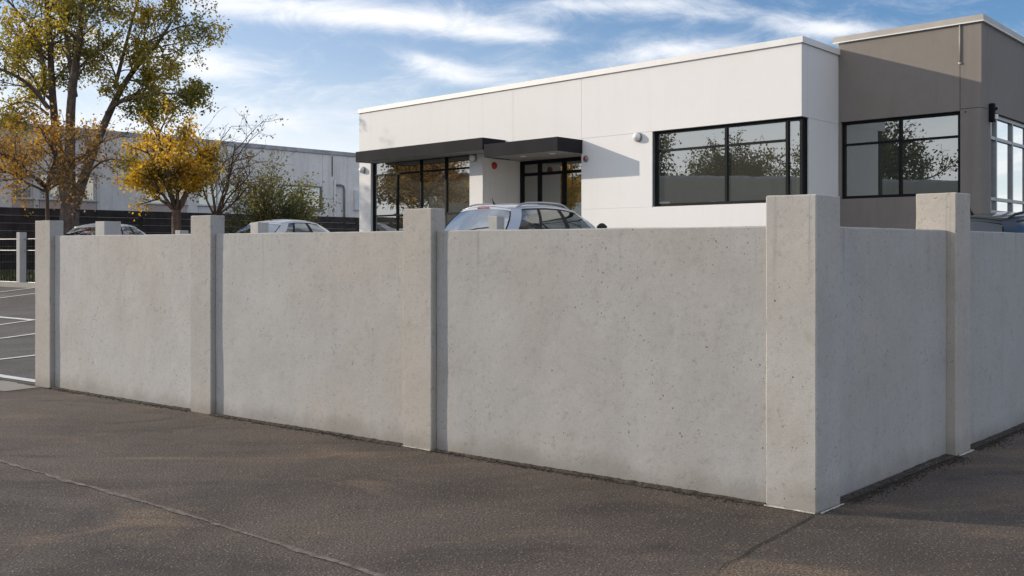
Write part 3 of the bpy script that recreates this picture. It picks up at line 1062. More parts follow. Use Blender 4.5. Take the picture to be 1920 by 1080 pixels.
panes(wn, [0.53, 0.99, 1.92, 2.85, 3.78, 4.7, 5.97], [1.93, 2.14, 3.13, 3.49], 0.09, M['glass'], ss)
mb = MB()
q = gf(2.047, -0.016)
mb.tube([(q[0], q[1], zs(4.88)), (q[0], q[1], zs(4.28))], 0.013, 8)
pp = mb.build('conduit', M['greycap'], gb, smooth=True)
mb = MB()
mb.dome((q[0], q[1], zs(4.275)), (0, 0, -1), 0.024, 0.03, 10, 4)
mb.build('conduit_end', M['whitecap'], pp)
# up-and-down wall light on the side wall
mb = MB()
mb.box(ss, 0.37, 0.45, -0.09, 0.0, zs(3.34), zs(3.64))
wl = mb.build('wall_light', M['black'], gb, bevel=0.02)
q = ss(0.41, -0.10)
mb = MB()
mb.dome((q[0], q[1], zs(3.55)), VN, 0.03, 0.03, 12, 4)
mb.build('sensor', M['black'], wl)
mb = MB()
mb.box(ss, 0.385, 0.435, -0.13, -0.088, zs(3.38), zs(3.46))
mb.build('lamp_lens', M['lampw'], wl, bevel=0.01)
# rooftop vent just showing above the parapet
q = gf(1.75, 1.9)
mb = MB()
mb.tube([(q[0], q[1], zs(4.6)), (q[0], q[1], zs(5.02)), (q[0], q[1], zs(5.03)), (q[0], q[1], zs(5.09)), (q[0], q[1], zs(5.16))], [.11, .11, .20, .20, .03], 16)
mb.build('roof_vent', M['greycap'], gb, smooth=False)
# small dark fixing on the grey front
q = gf(2.13, 0)
mb = MB()
mb.dome((q[0], q[1], zs(3.49)), NF, 0.013, 0.015, 8, 3)
mb.build('fixing', M['black'], gb)

# ------------------------------------------------------------------ pale building at the back left
B0 = np.array([-7.0, 45.0])
NB = np.array([VB[1], -VB[0]])            # its face looks this way
lf = lambda w, d: B0 - VB * w - NB * d    # w to the left along the face, d into the building
pb = thing('pale_building', (*lf(8, 0), 0.6), 'long weathered pale concrete building behind the dark fence and trees', 'building')


def lbox(name, mat, par, w0, w1, d0, d1, z0, z1, bevel=0):
    mb = MB()
    mb.box(lf, w0, w1, d0, d1, z0, z1)
    return mb.build(name, mat, par, bevel=bevel)


wins = [(2.03, 4.2, 2.97, 4.03), (6.3, 8.1, 3.0, 3.95), (8.6, 10.3, 3.0, 3.95), (12.2, 13.15, 3.02, 3.95), (13.5, 14.25, 3.02, 3.95), (14.45, 15.15, 3.02, 3.95), (16.4, 18.0, 3.0, 3.95)]
edges = [-3.0]
# panel joints
js = [-3.0, -1.8, -0.6, 0.62, 1.40, 2.03, 4.2, 5.3, 6.3, 8.1, 8.6, 10.3, 12.2, 13.15, 13.5, 14.25, 14.45, 15.15, 16.4, 18.0, 21.0]
for i in range(len(js) - 1):
    a, b = js[i] + 0.008, js[i + 1] - 0.008
    w = [q for q in wins if abs(q[0] - js[i]) < 1e-6]
    if w:
        lbox('wall_panel', M['oldwall'], pb, a, b, 0, 0.2, 4.03 if w[0][3] > 4 else 3.952, 5.46)
        lbox('lower_panel', M['pinkwall'] if js[i] > 8 else M['oldwall'], pb, a, b, 0, 0.2, 0.6, w[0][2] - 0.03)
        wn = thing_w = MB()
        w0, w1, z0, z1 = w[0]
        wn.box(lf, w0, w0 + .06, .06, .14, z0, z1)
        wn.box(lf, w1 - .06, w1, .06, .14, z0, z1)
        wn.box(lf, w0 + .06, w1 - .06, .061, .139, z0, z0 + .06)
        wn.box(lf, w0 + .06, w1 - .06, .061, .139, z1 - .06, z1)
        f = wn.build('window', M['wframe'] if js[i] > 5 else M['greyalu'], pb)
        mid = (w0 + w1) / 2
        m2 = MB()
        m2.box(lf, mid - .03, mid + .03, .062, .138, z0 + .06, z1 - .06)
        m2.build('mullion', M['wframe'], f)
        for a_, b_2 in ((w0 + .06, mid - .03), (mid + .03, w1 - .06)):
            m3 = MB()
            P = [lf(a_, .1), lf(b_2, .1)]
            m3.quad((*P[1], z0 + .06), (*P[0], z0 + .06), (*P[0], z1 - .06), (*P[1], z1 - .06))
            m3.build('pane', M['glass'], f)
        m4 = MB()
        m4.box(lf, w0 - .05, w1 + .05, -.06, .05, z0 - .028, z0 - .002)
        m4.build('sill', M['kerb'], f)
    else:
        lbox('wall_panel', M['oldwall'], pb, a, b, 0, 0.2, 0.6, 5.46)
lbox('wall_backing', M['innerdark'], pb, -3, 21, 0.202, 0.22, 0.6, 5.45)
for w0, w1 in ((-3, 4.0), (4.01, 10.0), (10.01, 16.0), (16.01, 21)):
    lbox('roof_edge', M['oldcap'], pb, w0, w1, -0.06, 0.4, 5.47, 5.64)
lbox('roof', M['oldcap'], pb, -3, 21, 0.41, 9, 5.3, 5.5)
lbox('end_wall', M['oldwall'], pb, 20.8, 21, 0.23, 9, 0.6, 5.45)
lbox('end_wall', M['oldwall'], pb, -3, -2.8, 0.23, 9, 0.6, 5.45)
lbox('back_wall', M['oldwall'], pb, -3, 21, 9.01, 9.2, 0.6, 5.45)
mb = MB()
mb.tube([(*lf(1.40, -.07), 0.65), (*lf(1.40, -.07), 4.35)], 0.06, 8)
mb.build('downpipe', M['wframe'], pb, smooth=True)
mb = MB()
mb.tube([(*lf(1.38, -.08), 4.12), (*lf(1.15, -.10), 4.14), (*lf(0.95, -.10), 4.10), (*lf(0.90, -.10), 3.95), (*lf(0.90, -.10), 0.65)], 0.05, 8)
mb.build('bent_pipe', M['metal'], pb, smooth=True)
lbox('meter_box', M['wframe'], pb, -0.05, 0.30, -0.14, -0.002, 3.05, 3.95)
mb = MB()
mb.tube([(*lf(1.52, -.03), 4.5), (*lf(1.52, -.03), 5.4)], 0.02, 6)
mb.build('cable', M['black'], pb)

# ------------------------------------------------------------------ dark board fence
F0 = np.array([-6.43, 41.3])
fb = lambda w, d: F0 - VB * w - NB * d
bfence = thing('board_fence', (*fb(8, 0), 0.65), 'long dark stained fence of horizontal boards in front of the pale building', 'fence')
bay = 2.4
bd_mesh = None
nb_ = 8
bh = 1.95 / nb_
for s in range(-1, 9):
    w0 = s * bay
    mb = MB()
    mb.box(fb, w0 - 0.05, w0 + 0.05, 0.03, 0.13, 0.6, 2.60)
    mb.build('post', M['board'], bfence)
    for k in range(nb_):
        if bd_mesh is None:
            m0 = MB()
            m0.box(lambda a, b: -VB * a - NB * b, 0.006, bay - 0.006, -0.022, 0.0, 0.002, bh - 0.004)
            o = m0.build('board', M['board'])
            bd_mesh = o.data
            bpy.data.objects.remove(o)
        o = bpy.data.objects.new('board', bd_mesh)
        p = fb(w0, rng.uniform(-0.012, 0.012) - (0.03 if k == nb_ - 1 else 0))
        o.location = (p[0] - WLOC[bfence.name].x, p[1] - WLOC[bfence.name].y, 0.655 + k * bh - 0.65)
        o.parent = bfence
        COL.objects.link(o)

# ------------------------------------------------------------------ low bar fence and posts at the far side of the lot
def tilt_post(name, x, y, w, ztop, label, group):
    z0 = zg(x, y) - 0.02
    fn = lambda a, b: np.array([x, y]) + LW * a + RW * b
    mb = rough_box(fn, 0, w, 0, w, z0, ztop, x, 0.09, 0.002)
    o = mb.build(name, M['conc_post'])
    o.location = (0, 0, 0)
    tag(o, label, 'post', group)
    # origin at the foot
    me = o.data
    me.transform(Matrix.Translation((-x, -y, -z0)))
    o.location = (x, y, z0)
    return o


def at(px, D):                            # bearing read off the photograph, D metres ahead
    return (px - 960) / 1850 * D, D


PG = 'square concrete posts standing in the car park'
for px, D, w, zt, lab in ((37, 21.6, 0.15, 1.685, 'slim concrete post in the bar fence at the far left edge'),
                          (196, 14.0, 0.24, 1.722, 'concrete post in front of the leftmost parked car'),
                          (484, 16.0, 0.20, 1.757, 'concrete post in front of the rounded silver hatchback'),
                          (932, 13.9, 0.155, 1.793, 'concrete post behind the wall by the wagon with roof rails'),
                          (338, 18.5, 0.17, 1.672, 'concrete post barely clearing the wall below the yellow tree')):
    x, y = at(px, D)
    tilt_post('concrete_post', x, y, w, zt, lab, PG)

x0, y0 = at(37, 21.6)
FD = np.array([-0.80, 0.60])
mf = thing('bar_fence', (x0, y0, zg(x0, y0)), 'low black metal bar fence at the far left edge of the car park', 'fence')
P0 = np.array([x0 + .05, y0 + .08])
for k in range(-14, 22):
    p = P0 + FD * (k * 0.125)
    z0 = zg(*p)
    mb = MB()
    mb.tube([(p[0], p[1], z0 - .01), (p[0], p[1], z0 + 1.08)], 0.008, 6)
    mb.build('bar', M['black'], mf)
for zz in (0.10, 0.80, 1.05):
    mb = MB()
    pts = [P0 + FD * (k * 0.125) for k in range(-14, 22, 5)]
    mb.tube([(p[0], p[1], zg(*p) + zz) for p in pts], 0.013, 6)
    mb.build('rail', M['metal'], mf)
# kerb and grass under the far fence
kb = MB()
rows = []
for k in range(-3, 12):
    p = P0 + FD * k + np.array([-.6, -.8]) * 0.12
    q = p + np.array([.6, .8]) * 0.18
    z0 = zg(*p)
    rows.append([(p[0], p[1], z0 - .02), (p[0], p[1], z0 + .11), (q[0], q[1], z0 + .115), (q[0], q[1], z0 - .02)])
kb.grid(rows)
tag(kb.build('kerb', M['kerb']), kind='structure')

# grass verge between the kerb and the board fence: blades on a soil bed
gm = MB()
gr = random.Random(5)
for _ in range(5200):
    a, b = gr.uniform(-2.5, 9), gr.uniform(0.15, 2.6)
    p = P0 + FD * a + np.array([.6, .8]) * b
    z0 = zg(*p)
    h = gr.uniform(.05, .15)
    an = gr.uniform(0, 6.28)
    dx, dy = math.cos(an) * .012, math.sin(an) * .012
    lx, ly = gr.uniform(-.05, .05), gr.uniform(-.05, .05)
    gm.poly([(p[0] - dx, p[1] - dy, z0), (p[0] + dx, p[1] + dy, z0), (p[0] + lx, p[1] + ly, z0 + h)])
tag(gm.build('grass', M['grass']), 'short green grass behind the bar fence', 'grass', kind='stuff')

# ------------------------------------------------------------------ trees
class Tree:
    def __init__(self, seed):
        self.r = random.Random(seed)
        self.wood = MB()
        self.leaf = []
        self.t0 = 0.25

    def limb(self, pts, r0, r1, n=7):
        m = len(pts)
        self.wood.tube(pts, [r0 + (r1 - r0) * i / (m - 1) for i in range(m)], n)

    def dirn(self, d, ang):
        u = d.orthogonal().normalized()
        w = d.cross(u)
        a = self.r.uniform(0, 6.283)
        return (d * math.cos(ang) + (u * math.cos(a) + w * math.sin(a)) * math.sin(ang)).normalized()

    def grow(self, p, d, L, rad, lvl, maxl, kids, up=0.12, spread=(0.45, 1.05), wob=0.22, leafy=1.0, droop=0.0, ratio=(0.42, 0.68)):
        n = 5 if lvl < maxl else 3
        pts = [p.copy()]
        dirs = []
        q, dd = p.copy(), d.copy()
        for i in range(n):
            dd = (dd + Vector((self.r.gauss(0, wob), self.r.gauss(0, wob), self.r.gauss(0, wob) + up - droop)) * 0.55).normalized()
            q = q + dd * (L / n)
            pts.append(q.copy())
            dirs.append(dd.copy())
        self.limb(pts, rad, max(rad * 0.35, 0.004), 7 if lvl == 0 else (5 if lvl == 1 else 3))
        if lvl >= maxl:
            if self.r.random() < leafy:
                for i in range(1, n + 1):
                    self.leaf.append(pts[i])
                    self.leaf.append(pts[i].lerp(pts[i - 1], .5))
            return
        k = kids[lvl]
        for j in range(k):
            t0 = self.t0 if lvl == 0 else 0.25
            t = t0 + (1 - t0) * (j + self.r.random()) / k
            i = min(n - 1, int(t * n))
            fpt = pts[i].lerp(pts[i + 1], t * n - i if t < 1 else 1.0)
            cd = self.dirn(dirs[i], self.r.uniform(*spread))
            self.grow(fpt, cd, L * self.r.uniform(*ratio), rad * 0.5, lvl + 1, maxl, kids, up, spread, wob, leafy, droop, ratio)

    def stem(self, pts, r0, r1, start, count, L, lvl, maxl, kids, sides=(0.5, 1.1), **kw):
        """a hand-laid stem that throws branches from `start` (0..1) up"""
        P = [Vector(p) for p in pts]
        # smooth the polyline
        for _ in range(2):
            Q = [P[0]]
            for i in range(len(P) - 1):
                Q += [P[i].lerp(P[i + 1], .25), P[i].lerp(P[i + 1], .75)]
            Q.append(P[-1])
            P = Q
        self.limb(P, r0, r1, 9)
        m = len(P) - 1
        for j in range(count):
            t = start + (1 - start) * (j + self.r.random()) / count
            x = min(m - 1e-6, t * m)
            i = int(x)
            fp = P[i].lerp(P[i + 1], x - i)
            d = (P[i + 1] - P[i]).normalized()
            rr = (r0 + (r1 - r0) * t) * 0.42
            self.grow(fp, self.dirn(d, self.r.uniform(*sides)), L * self.r.uniform(.6, 1.25) * (1.1 - 0.35 * t), max(rr, .008), lvl, maxl, kids, **kw)

    def finish(self, name, base, label, cat, bark, leafmat, per, size, jitter, group=None):
        t = thing(name, base, label, cat, group)
        b = Vector(base)
        self.wood.v = [(x + b.x, y + b.y, z + b.z) for x, y, z in self.wood.v]
        self.wood.build('trunk', bark, t, smooth=True)
        V, F = [], []
        r = self.r
        for p in self.leaf:
            for _ in range(per):
                c = p + Vector((r.gauss(0, jitter), r.gauss(0, jitter), r.gauss(0, jitter) - jitter * .3))
                s = size * r.uniform(.6, 1.3)
                d = Vector((r.gauss(0, 1), r.gauss(0, 1), r.gauss(0, .8) - .5)).normalized()
                u = d.orthogonal().normalized()
                w = (u * math.cos(a_ := r.uniform(0, 6.28)) + d.cross(u) * math.sin(a_)) * (s * .36)
                m = c + d * (s * .45) + d.cross(w) * .25
                i = len(V)
                for q in (c, m + w, c + d * s, m - w):
                    V.append((q.x, q.y, q.z))
                F.append((i, i + 1, i + 2, i + 3))
        me = bpy.data.meshes.new('crown')
        me.from_pydata(V, [], F)
        me.materials.append(leafmat)
        o = bpy.data.objects.new('crown', me)
        o.parent = t
        COL.objects.link(o)
        return t


def px_pts(pts, px0, D, z0, dy):
    """stem points read off in plan metres: (sideways, depth, up) from the foot"""
    k = 1850.0 / D
    n = len(pts)
    return [((p[0] - px0) / k, dy * i / max(1, n - 1), (464 - p[1]) / k + 1.35 - z0) for i, p in enumerate(pts)]


KW = dict(up=0.10, wob=0.26)
# big multi-stemmed tree
D, px0 = 30.5, 128
bx, by = at(px0, D)
bz = zg(bx, by)
t = Tree(3)
t.limb([(0, 0, -0.1), (0, 0, .5), (0.02, 0, 1.2), (0.05, 0, 1.9)], 0.34, 0.27, 12)
def S_(pts, dy): return px_pts(pts, px0, D, bz, dy)
for pts, dy, r0, r1, st, cnt, ln, lv in (
        ([(126, 395), (112, 320), (97, 240), (88, 180), (80, 90), (70, 0), (58, -100), (50, -170)], 0.9, .17, .03, .40, 13, 2.0, 1),
        ([(132, 395), (134, 290), (138, 200), (148, 140), (160, 75), (168, 10), (178, -70), (185, -150)], -0.7, .18, .03, .42, 13, 1.9, 1),
        ([(140, 180), (126, 130), (108, 70), (95, 10), (90, -60)], 1.2, .10, .02, .15, 9, 1.7, 1),
        ([(138, 395), (155, 330), (178, 260), (198, 205), (220, 155), (248, 112), (278, 78), (305, 30)], 0.8, .17, .03, .42, 12, 1.5, 1),
        ([(200, 212), (230, 192), (275, 188), (320, 180), (362, 188)], -1.0, .065, .012, .15, 11, 1.0, 1),
        ([(215, 165), (220, 110), (226, 50), (236, -20), (246, -90)], 1.4, .07, .02, .1, 8, 1.3, 1),
        ([(92, 205), (70, 165), (35, 140), (-10, 130), (-60, 140)], -1.3, .08, .015, .10, 10, 1.7, 1),
        ([(90, 215), (55, 190), (20, 185), (-30, 200)], 0.8, .05, .012, .10, 8, 1.3, 1),
        ([(84, 130), (60, 70), (20, 20), (-30, -30)], 1.0, .08, .02, .1, 10, 1.7, 1),
        ([(278, 78), (315, 55), (345, 40), (365, 48)], .5, .03, .01, .1, 6, .7, 2),
        ([(248, 112), (285, 110), (325, 108), (355, 98)], -.6, .03, .01, .2, 6, .7, 2),
        ([(150, 345), (185, 312), (215, 300), (250, 305)], -.8, .05, .01, .5, 5, .9, 2)):
    t.stem(S_(pts, dy), r0, r1, st, cnt, ln, lv, 3, (0, 6, 6), up=0.03, wob=0.28, droop=0.05, leafy=.66)
t.finish('deciduous_tree', (bx, by, bz), 'tall multi-stemmed tree with olive green crown at far left', 'tree', M['bark'], M['leaf_green'], 3, 0.092, 0.10)

# orange tree in front of it
D, px0 = 25.0, 88
bx, by = at(px0, D)
bz = zg(bx, by)
t = Tree(8)
t.limb([(0, 0, -.1), (0.02, 0, 1.2), (0.0, 0, 2.3)], .065, .045, 8)
for ang, tilt, L in ((0.2, .9, 1.7), (1.3, .7, 1.5), (2.6, .9, 1.8), (3.4, .75, 1.9), (4.4, .8, 1.5), (5.4, .95, 1.6), (0.8, .3, 1.3), (3.0, 1.15, 1.6), (6.0, 1.15, 1.7)):
    d = Vector((math.cos(ang) * math.sin(tilt), math.sin(ang) * math.sin(tilt), math.cos(tilt)))
    t.grow(Vector((0, 0, 2.1 + .2 * t.r.random())), d, L, .035, 0, 2, (6, 5), up=.02, wob=.28)
t.finish('orange_tree', (bx, by, bz), 'small tree with orange brown autumn leaves under the tall tree', 'tree', M['bark2'], M['leaf_orange'], 3, 0.080, 0.10)

# yellow tree
D, px0 = 22.0, 333
bx, by = at(px0, D)
bz = zg(bx, by)
t = Tree(21)
t.t0 = 0.36
t.limb([(0, 0, -.1), (-.02, 0, .8), (-.03, 0, 1.55)], .13, .10, 10)
for ang, tilt, L in ((0.1, .40, 1.25), (1.0, .30, 1.75), (2.2, .45, 1.35), (3.2, .60, 1.55), (4.1, .30, 1.55), (5.2, .45, 1.1), (3.0, .22, 1.85), (0.0, .66, 1.25), (2.8, .85, 1.35), (3.6, .5, 1.2), (0.3, .22, 1.5)):
    d = Vector((math.cos(ang) * math.sin(tilt), math.sin(ang) * math.sin(tilt), math.cos(tilt)))
    t.grow(Vector((-.03, 0, 1.48)), d, L, .042, 0, 2, (7, 5), up=.03, wob=.26, leafy=.85, ratio=(.24, .50))
t.finish('yellow_tree', (bx, by, bz), 'rounded tree with bright yellow autumn leaves between tall tree and bare tree', 'tree', M['bark2'], M['leaf_yellow'], 5, 0.070, 0.085)

# nearly bare tree
D, px0 = 29.5, 402
bx, by = at(px0, D)
bz = zg(bx, by)
t = Tree(14)
t.limb([(0, 0, -.1), (0, 0, .9), (.03, 0, 1.7)], .10, .085, 8)
for ang, tilt, L in ((0.1, .32, 1.9), (0.5, .15, 2.3), (2.2, .2, 2.1), (3.2, .3, 1.6), (4.1, .12, 2.1), (5.6, .5, 1.6), (6.1, .65, 1.5), (0.3, .5, 1.7)):
    d = Vector((math.cos(ang) * math.sin(tilt), math.sin(ang) * math.sin(tilt), math.cos(tilt)))
    t.grow(Vector((.03, 0, 1.6)), d, L, .036, 0, 3, (5, 3, 3), up=.07, wob=.2, leafy=.28)
t.finish('bare_tree', (bx, by, bz), 'nearly bare tree with a few dry yellow leaves right of the yellow tree', 'tree', M['bark2'], M['leaf_dry'], 1, 0.075, 0.05)

# bush
D, px0 = 32.0, 525
bx, by = at(px0, D)
bz = zg(bx, by)
t = Tree(33)
for k in range(15):
    ang, tilt, L = k * 2.4, .08 + .42 * (k % 5) / 5, (2.1 - .55 * (k % 5) / 5) * (0.8 + 0.4 * ((k * 7) % 5) / 4)
    d = Vector((math.cos(ang) * math.sin(tilt), math.sin(ang) * math.sin(tilt), math.cos(tilt)))
    t.grow(Vector((.1 * math.cos(ang), .1 * math.sin(ang), 0.35)), d, L, .025, 0, 2, (6, 5), up=.03, wob=.2)
t.finish('green_bush', (bx, by, bz), 'loose green bush in front of the dark fence, left of the white building', 'bush', M['bark2'], M['leaf_bush'], 3, 0.085, 0.12)

# ------------------------------------------------------------------ across the way on the left: what the windows mirror
wh = thing('tan_warehouse', (-40, 8, 0), 'low tan building beyond the left edge, seen mirrored in the windows', 'building')
hf = lambda a, b: np.array([-36.0, -14.0]) + np.array([0.12, 0.993]) * a + np.array([-0.993, 0.12]) * b
mb = MB(); mb.box(hf, 0, 40, 0, 0.3, -.1, 5.2); mb.build('front_wall', M['ware'], wh)
mb = MB(); mb.box(hf, 0, 0.3, .302, 12, -.1, 5.2); mb.build('end_wall', M['ware'], wh)
mb = MB(); mb.box(hf, 39.7, 40, .302, 12, -.1, 5.2); mb.build('end_wall', M['ware'], wh)
mb = MB(); mb.box(hf, 0.2, 39.8, 0.2, 12, 5.21, 5.35); mb.build('roof', M['oldcap'], wh)
for k in range(6):
    mb = MB(); mb.box(hf, 2 + k * 6.3, 6 + k * 6.3, -.03, .02, 2.6, 3.9); mb.build('window', M['glass'], wh)

src = None
for i, (x, y, s, rot) in enumerate(((-50, 21.0, 1.4, 0.0), (-51.5, 13.0, 1.5, 2.1), (-51, 5.5, 1.25, 4.0), (-51, -2.5, 1.5, 1.0), (-50.5, 29.0, 1.35, 5.2))):
    lab = ('street tree nearest the pale building, mirrored in the windows', 'second street tree mirrored in the windows', 'third street tree mirrored in the windows',
           'fourth street tree mirrored in the windows', 'fifth street tree mirrored in the windows')[i]
    if src is None:
        t = Tree(77)
        t.limb([(0, 0, -.1), (0, 0, 1), (.05, 0, 2.2)], .22, .17, 9)
        for k in range(9):
            ang, tilt = k * 2.4, .25 + .6 * (k % 4) / 4
            d = Vector((math.cos(ang) * math.sin(tilt), math.sin(ang) * math.sin(tilt), math.cos(tilt)))
            t.grow(Vector((.05, 0, 2.1)), d, 3.4, .09, 0, 2, (7, 6), up=.05, wob=.22)
        src = t.finish('street_tree', (x, y, zg(x, y)), lab, 'tree', M['bark'], M['leaf_street'], 6, 0.15, 0.16, 'street trees beyond the left edge')
        src.rotation_euler.z = rot
    else:
        c = src.copy()
        COL.objects.link(c)
        c.location = (x, y, zg(x, y))
        c.rotation_euler.z = rot
        c.scale = (s, s, s)
        c['label'] = lab
        for ch in src.children:
            d = ch.copy()
            COL.objects.link(d)
            d.parent = c

# ------------------------------------------------------------------ cars
def lerp(a, b, t):
    return a + (b - a) * t


def interp(xs, ys, x):
    return float(np.interp(x, xs, ys))


def make_car(name, label, loc, phi, size, paint, rails, wagon=True, group='parked cars'):
    """x forward from the tail, y to the left, z up; phi = heading clockwise from +Y"""
    L, HW = 4.4, 0.86
    h = Vector((math.sin(R(phi)), math.cos(R(phi)), 0))
    lft = Vector((-h.y, h.x, 0))
    O = Vector(loc)
    t = thing(name, loc, label, 'car', group)

    def W(x, y, z):
        q = O + (h * x + lft * y + Vector((0, 0, z))) * size
        return (q.x, q.y, q.z)
    # greenhouse ribs: x at belt, x at roof edge
    if wagon:
        ribs = [(0.16, 0.55), (0.42, 0.80), (0.98, 1.18), (1.06, 1.25), (1.84, 1.74), (1.99, 1.84), (2.86, 2.30), (3.12, 2.46)]
    else:
        ribs = [(0.22, 0.85), (0.62, 1.12), (0.98, 1.25), (1.06, 1.32), (1.84, 1.74), (1.99, 1.84), (2.82, 2.26), (3.12, 2.44)]
    kinds = ['D', 'g', 'B', 'g', 'B', 'g', 'A']
    zr_x = [0.5, 0.9, 1.4, 1.9, 2.3, 2.5]
    zr_z = [1.355, 1.41, 1.435, 1.43, 1.385, 1.345] if wagon else [1.26, 1.35, 1.415, 1.42, 1.375, 1.33]
    yr_y = [0.50, 0.55, 0.575, 0.575, 0.565, 0.545]
    belt_z = lambda x: interp([0, 1, 2, 3.2], [0.955, 0.94, 0.92, 0.905], x)
    belt_y = lambda x: interp([0.1, 0.5, 1.2, 2.4, 3.2], [0.66, 0.735, 0.775, 0.785, 0.76], x)

    def side(rib, tt, s, push=0.0):
        xb, xr = rib
        yb, zb = belt_y(xb), belt_z(xb)
        yr, zr = interp(zr_x, yr_y, xr), interp(zr_x, zr_z, xr)
        u = tt
        x = lerp(xb, xr, u)
        y = lerp(yb, yr, u) + 0.045 * math.sin(math.pi * u) + push
        z = lerp(zb, zr, u) + 0.02 * math.sin(math.pi * u)
        return W(x, s * y, z)

    def strip(r0, r1, t0, t1, s, n=5, m=3, push=0.0):
        rows = []
        for j in range(n + 1):
            tt = lerp(t0, t1, j / n)
            row = []
            for i in range(m + 1):
                k = i / m
                row.append(side((lerp(r0[0], r1[0], k), lerp(r0[1], r1[1], k)), tt, s, push))
            rows.append(row if s < 0 else row[::-1])
        return rows

    body = MB()
    blk = MB()
    for s in (-1, 1):
        for k, kd in enumerate(kinds):
            r0, r1 = ribs[k], ribs[k + 1]
            if kd == 'g':
                g = MB()
                g.grid(strip(r0, r1, 0.03, 0.88, s))
                gl = g.build('side_window', M['carglass_dark'] if paint is M['paint_dark'] else M['carglass'], t, smooth=True)
                b2 = MB()
                b2.grid(strip(r0, r1, 0.88, 0.93, s, 1, 3, .004))
                b2.grid(strip(r0, r1, -.02, 0.03, s, 1, 3, .004))
                b2.build('window_trim', M['rubber'], gl)
                body.grid(strip(r0, r1, 0.93, 1.0, s, 2))
            elif kd == 'B':
                blk.grid(strip(r0, r1, -0.02, 0.93, s, 5, 1, .003))
                body.grid(strip(r0, r1, 0.93, 1.0, s, 2, 1))
            else:
                body.grid(strip(r0, r1, -0.02, 1.0, s, 6, 2))
    blk.build('pillar_trim', M['rubber'], t, smooth=True)
    # roof
    rows = []
    for i in range(13):
        xr = lerp(ribs[0][1], ribs[-1][1], i / 12)
        yr, zr = interp(zr_x, yr_y, xr), interp(zr_x, zr_z, xr)
        row = []
        for j in range(-5, 6):
            u = j / 5
            row.append(W(xr - (0.05 * (1 - u * u) if i == 0 else 0) + (0.08 * (1 - u * u) if i == 12 else 0), yr * u, zr + 0.055 * (1 - u * u)))
        rows.append(row)
    rb = MB()
    rb.grid(rows)
    roof = rb.build('roof', paint, t, smooth=True, solid=0.012)

    # rear screen and windscreen
    def screen(rib, sgn, bulge_b, bulge_r, t0, t1, inset0, inset1):
        rws = []
        for j in range(7):
            tt = lerp(t0, t1, j / 6)
            xb, xr = rib
            yb, zb = belt_y(xb), belt_z(xb)
            yr, zr = interp(zr_x, yr_y, xr), interp(zr_x, zr_z, xr)
            row = []
            for i in range(-6, 7):
                u = i / 6
                y = (lerp(yb, yr, tt) + 0.045 * math.sin(math.pi * tt)) * u * lerp(inset0, inset1, tt)
                bl = lerp(bulge_b, bulge_r, tt) * (1 - u * u) * sgn
                x = lerp(xb, xr, tt) + bl
                z = lerp(zb, zr, tt) + 0.02 * math.sin(math.pi * tt) + 0.05 * tt * (1 - u * u)
                row.append(W(x, y, z))
            rws.append(row if sgn > 0 else row[::-1])
        return rws
    g = MB()
    g.grid(screen(ribs[0], -1, .10, .05, 0.06, 0.90, 0.95, 0.95))
    rg = g.build('rear_window', M['carglass_dark'] if paint is M['paint_dark'] else M['carglass_rear'], t, smooth=True)
    b2 = MB()
    rw_ = screen(ribs[0], -1, .10, .05, 0.90, 1.0, 1, 1)
    b2.grid(rw_)
    b2.grid(screen(ribs[0], -1, .10, .05, -.06, 0.06, 1, 1))
    b2.build('rear_window_frame', paint, rg, smooth=True)
    wz = MB()
    for y0_, y1_ in ((.02, -.42),):
        wz.tube([W(.075, y0_, belt_z(0) + .05), W(.085, y0_ - .2, belt_z(0) + .085), W(.10, y1_, belt_z(0) + .10)], .012 * size, 6)
    wz.build('wiper', M['rubber'], rg)
    bl = MB()
    bl.tube([W(.47, .12, zr_z[0] + .035), W(.47, -.12, zr_z[0] + .035)], .012 * size, 6)
    bl.build('brake_light', M['lens_red'], rg)
    g = MB()
    g.grid(screen(ribs[-1], 1, .14, .09, 0.02, 0.97, 0.98, 0.98))
    g.build('windscreen', M['carglass'], t, smooth=True)

    # lower body: lofted sections
    xs = [0.0, 0.05, 0.16, 0.5, 1.0, 1.6, 2.2, 2.8, 3.12, 3.5, 3.9, 4.2, 4.34, 4.4]
    hw = [0.60, 0.72, 0.79, 0.845, 0.865, 0.87, 0.87, 0.865, 0.86, 0.845, 0.81, 0.73, 0.64, 0.52]
    top = [0.80, 0.90, 0.955, 0.95, 0.94, 0.93, 0.92, 0.91, 0.905, 0.86, 0.80, 0.73, 0.66, 0.56]
    bot = [0.42, 0.34, 0.29, 0.24, 0.22, 0.21, 0.21, 0.21, 0.22, 0.22, 0.23, 0.26, 0.32, 0.38]
    for s in (-1, 1):
        rows = []
        for x, w_, tp, bo in zip(xs, hw, top, bot):
            by_ = belt_y(x) if 0.16 <= x <= 3.12 else w_ * 0.88
            row = [W(x, s * w_ * .90, bo), W(x, s * w_ * .985, lerp(bo, tp, .18)), W(x, s * w_, lerp(bo, tp, .45)), W(x, s * w_ * .995, lerp(bo, tp, .72)),
                   W(x, s * lerp(w_, by_, .35), lerp(bo, tp, .90)), W(x, s * (by_ + .004), tp)]
            rows.append(row if s > 0 else row[::-1])
        body.grid(rows)
    # bonnet, tail and underside
    rows = []
    for x, w_, tp in list(zip(xs, hw, top))[8:]:
        rows.append([W(x, w_ * .88 * j / 4, tp + 0.045 * (1 - (j / 4) ** 2)) for j in range(-4, 5)])
    body.grid(rows)
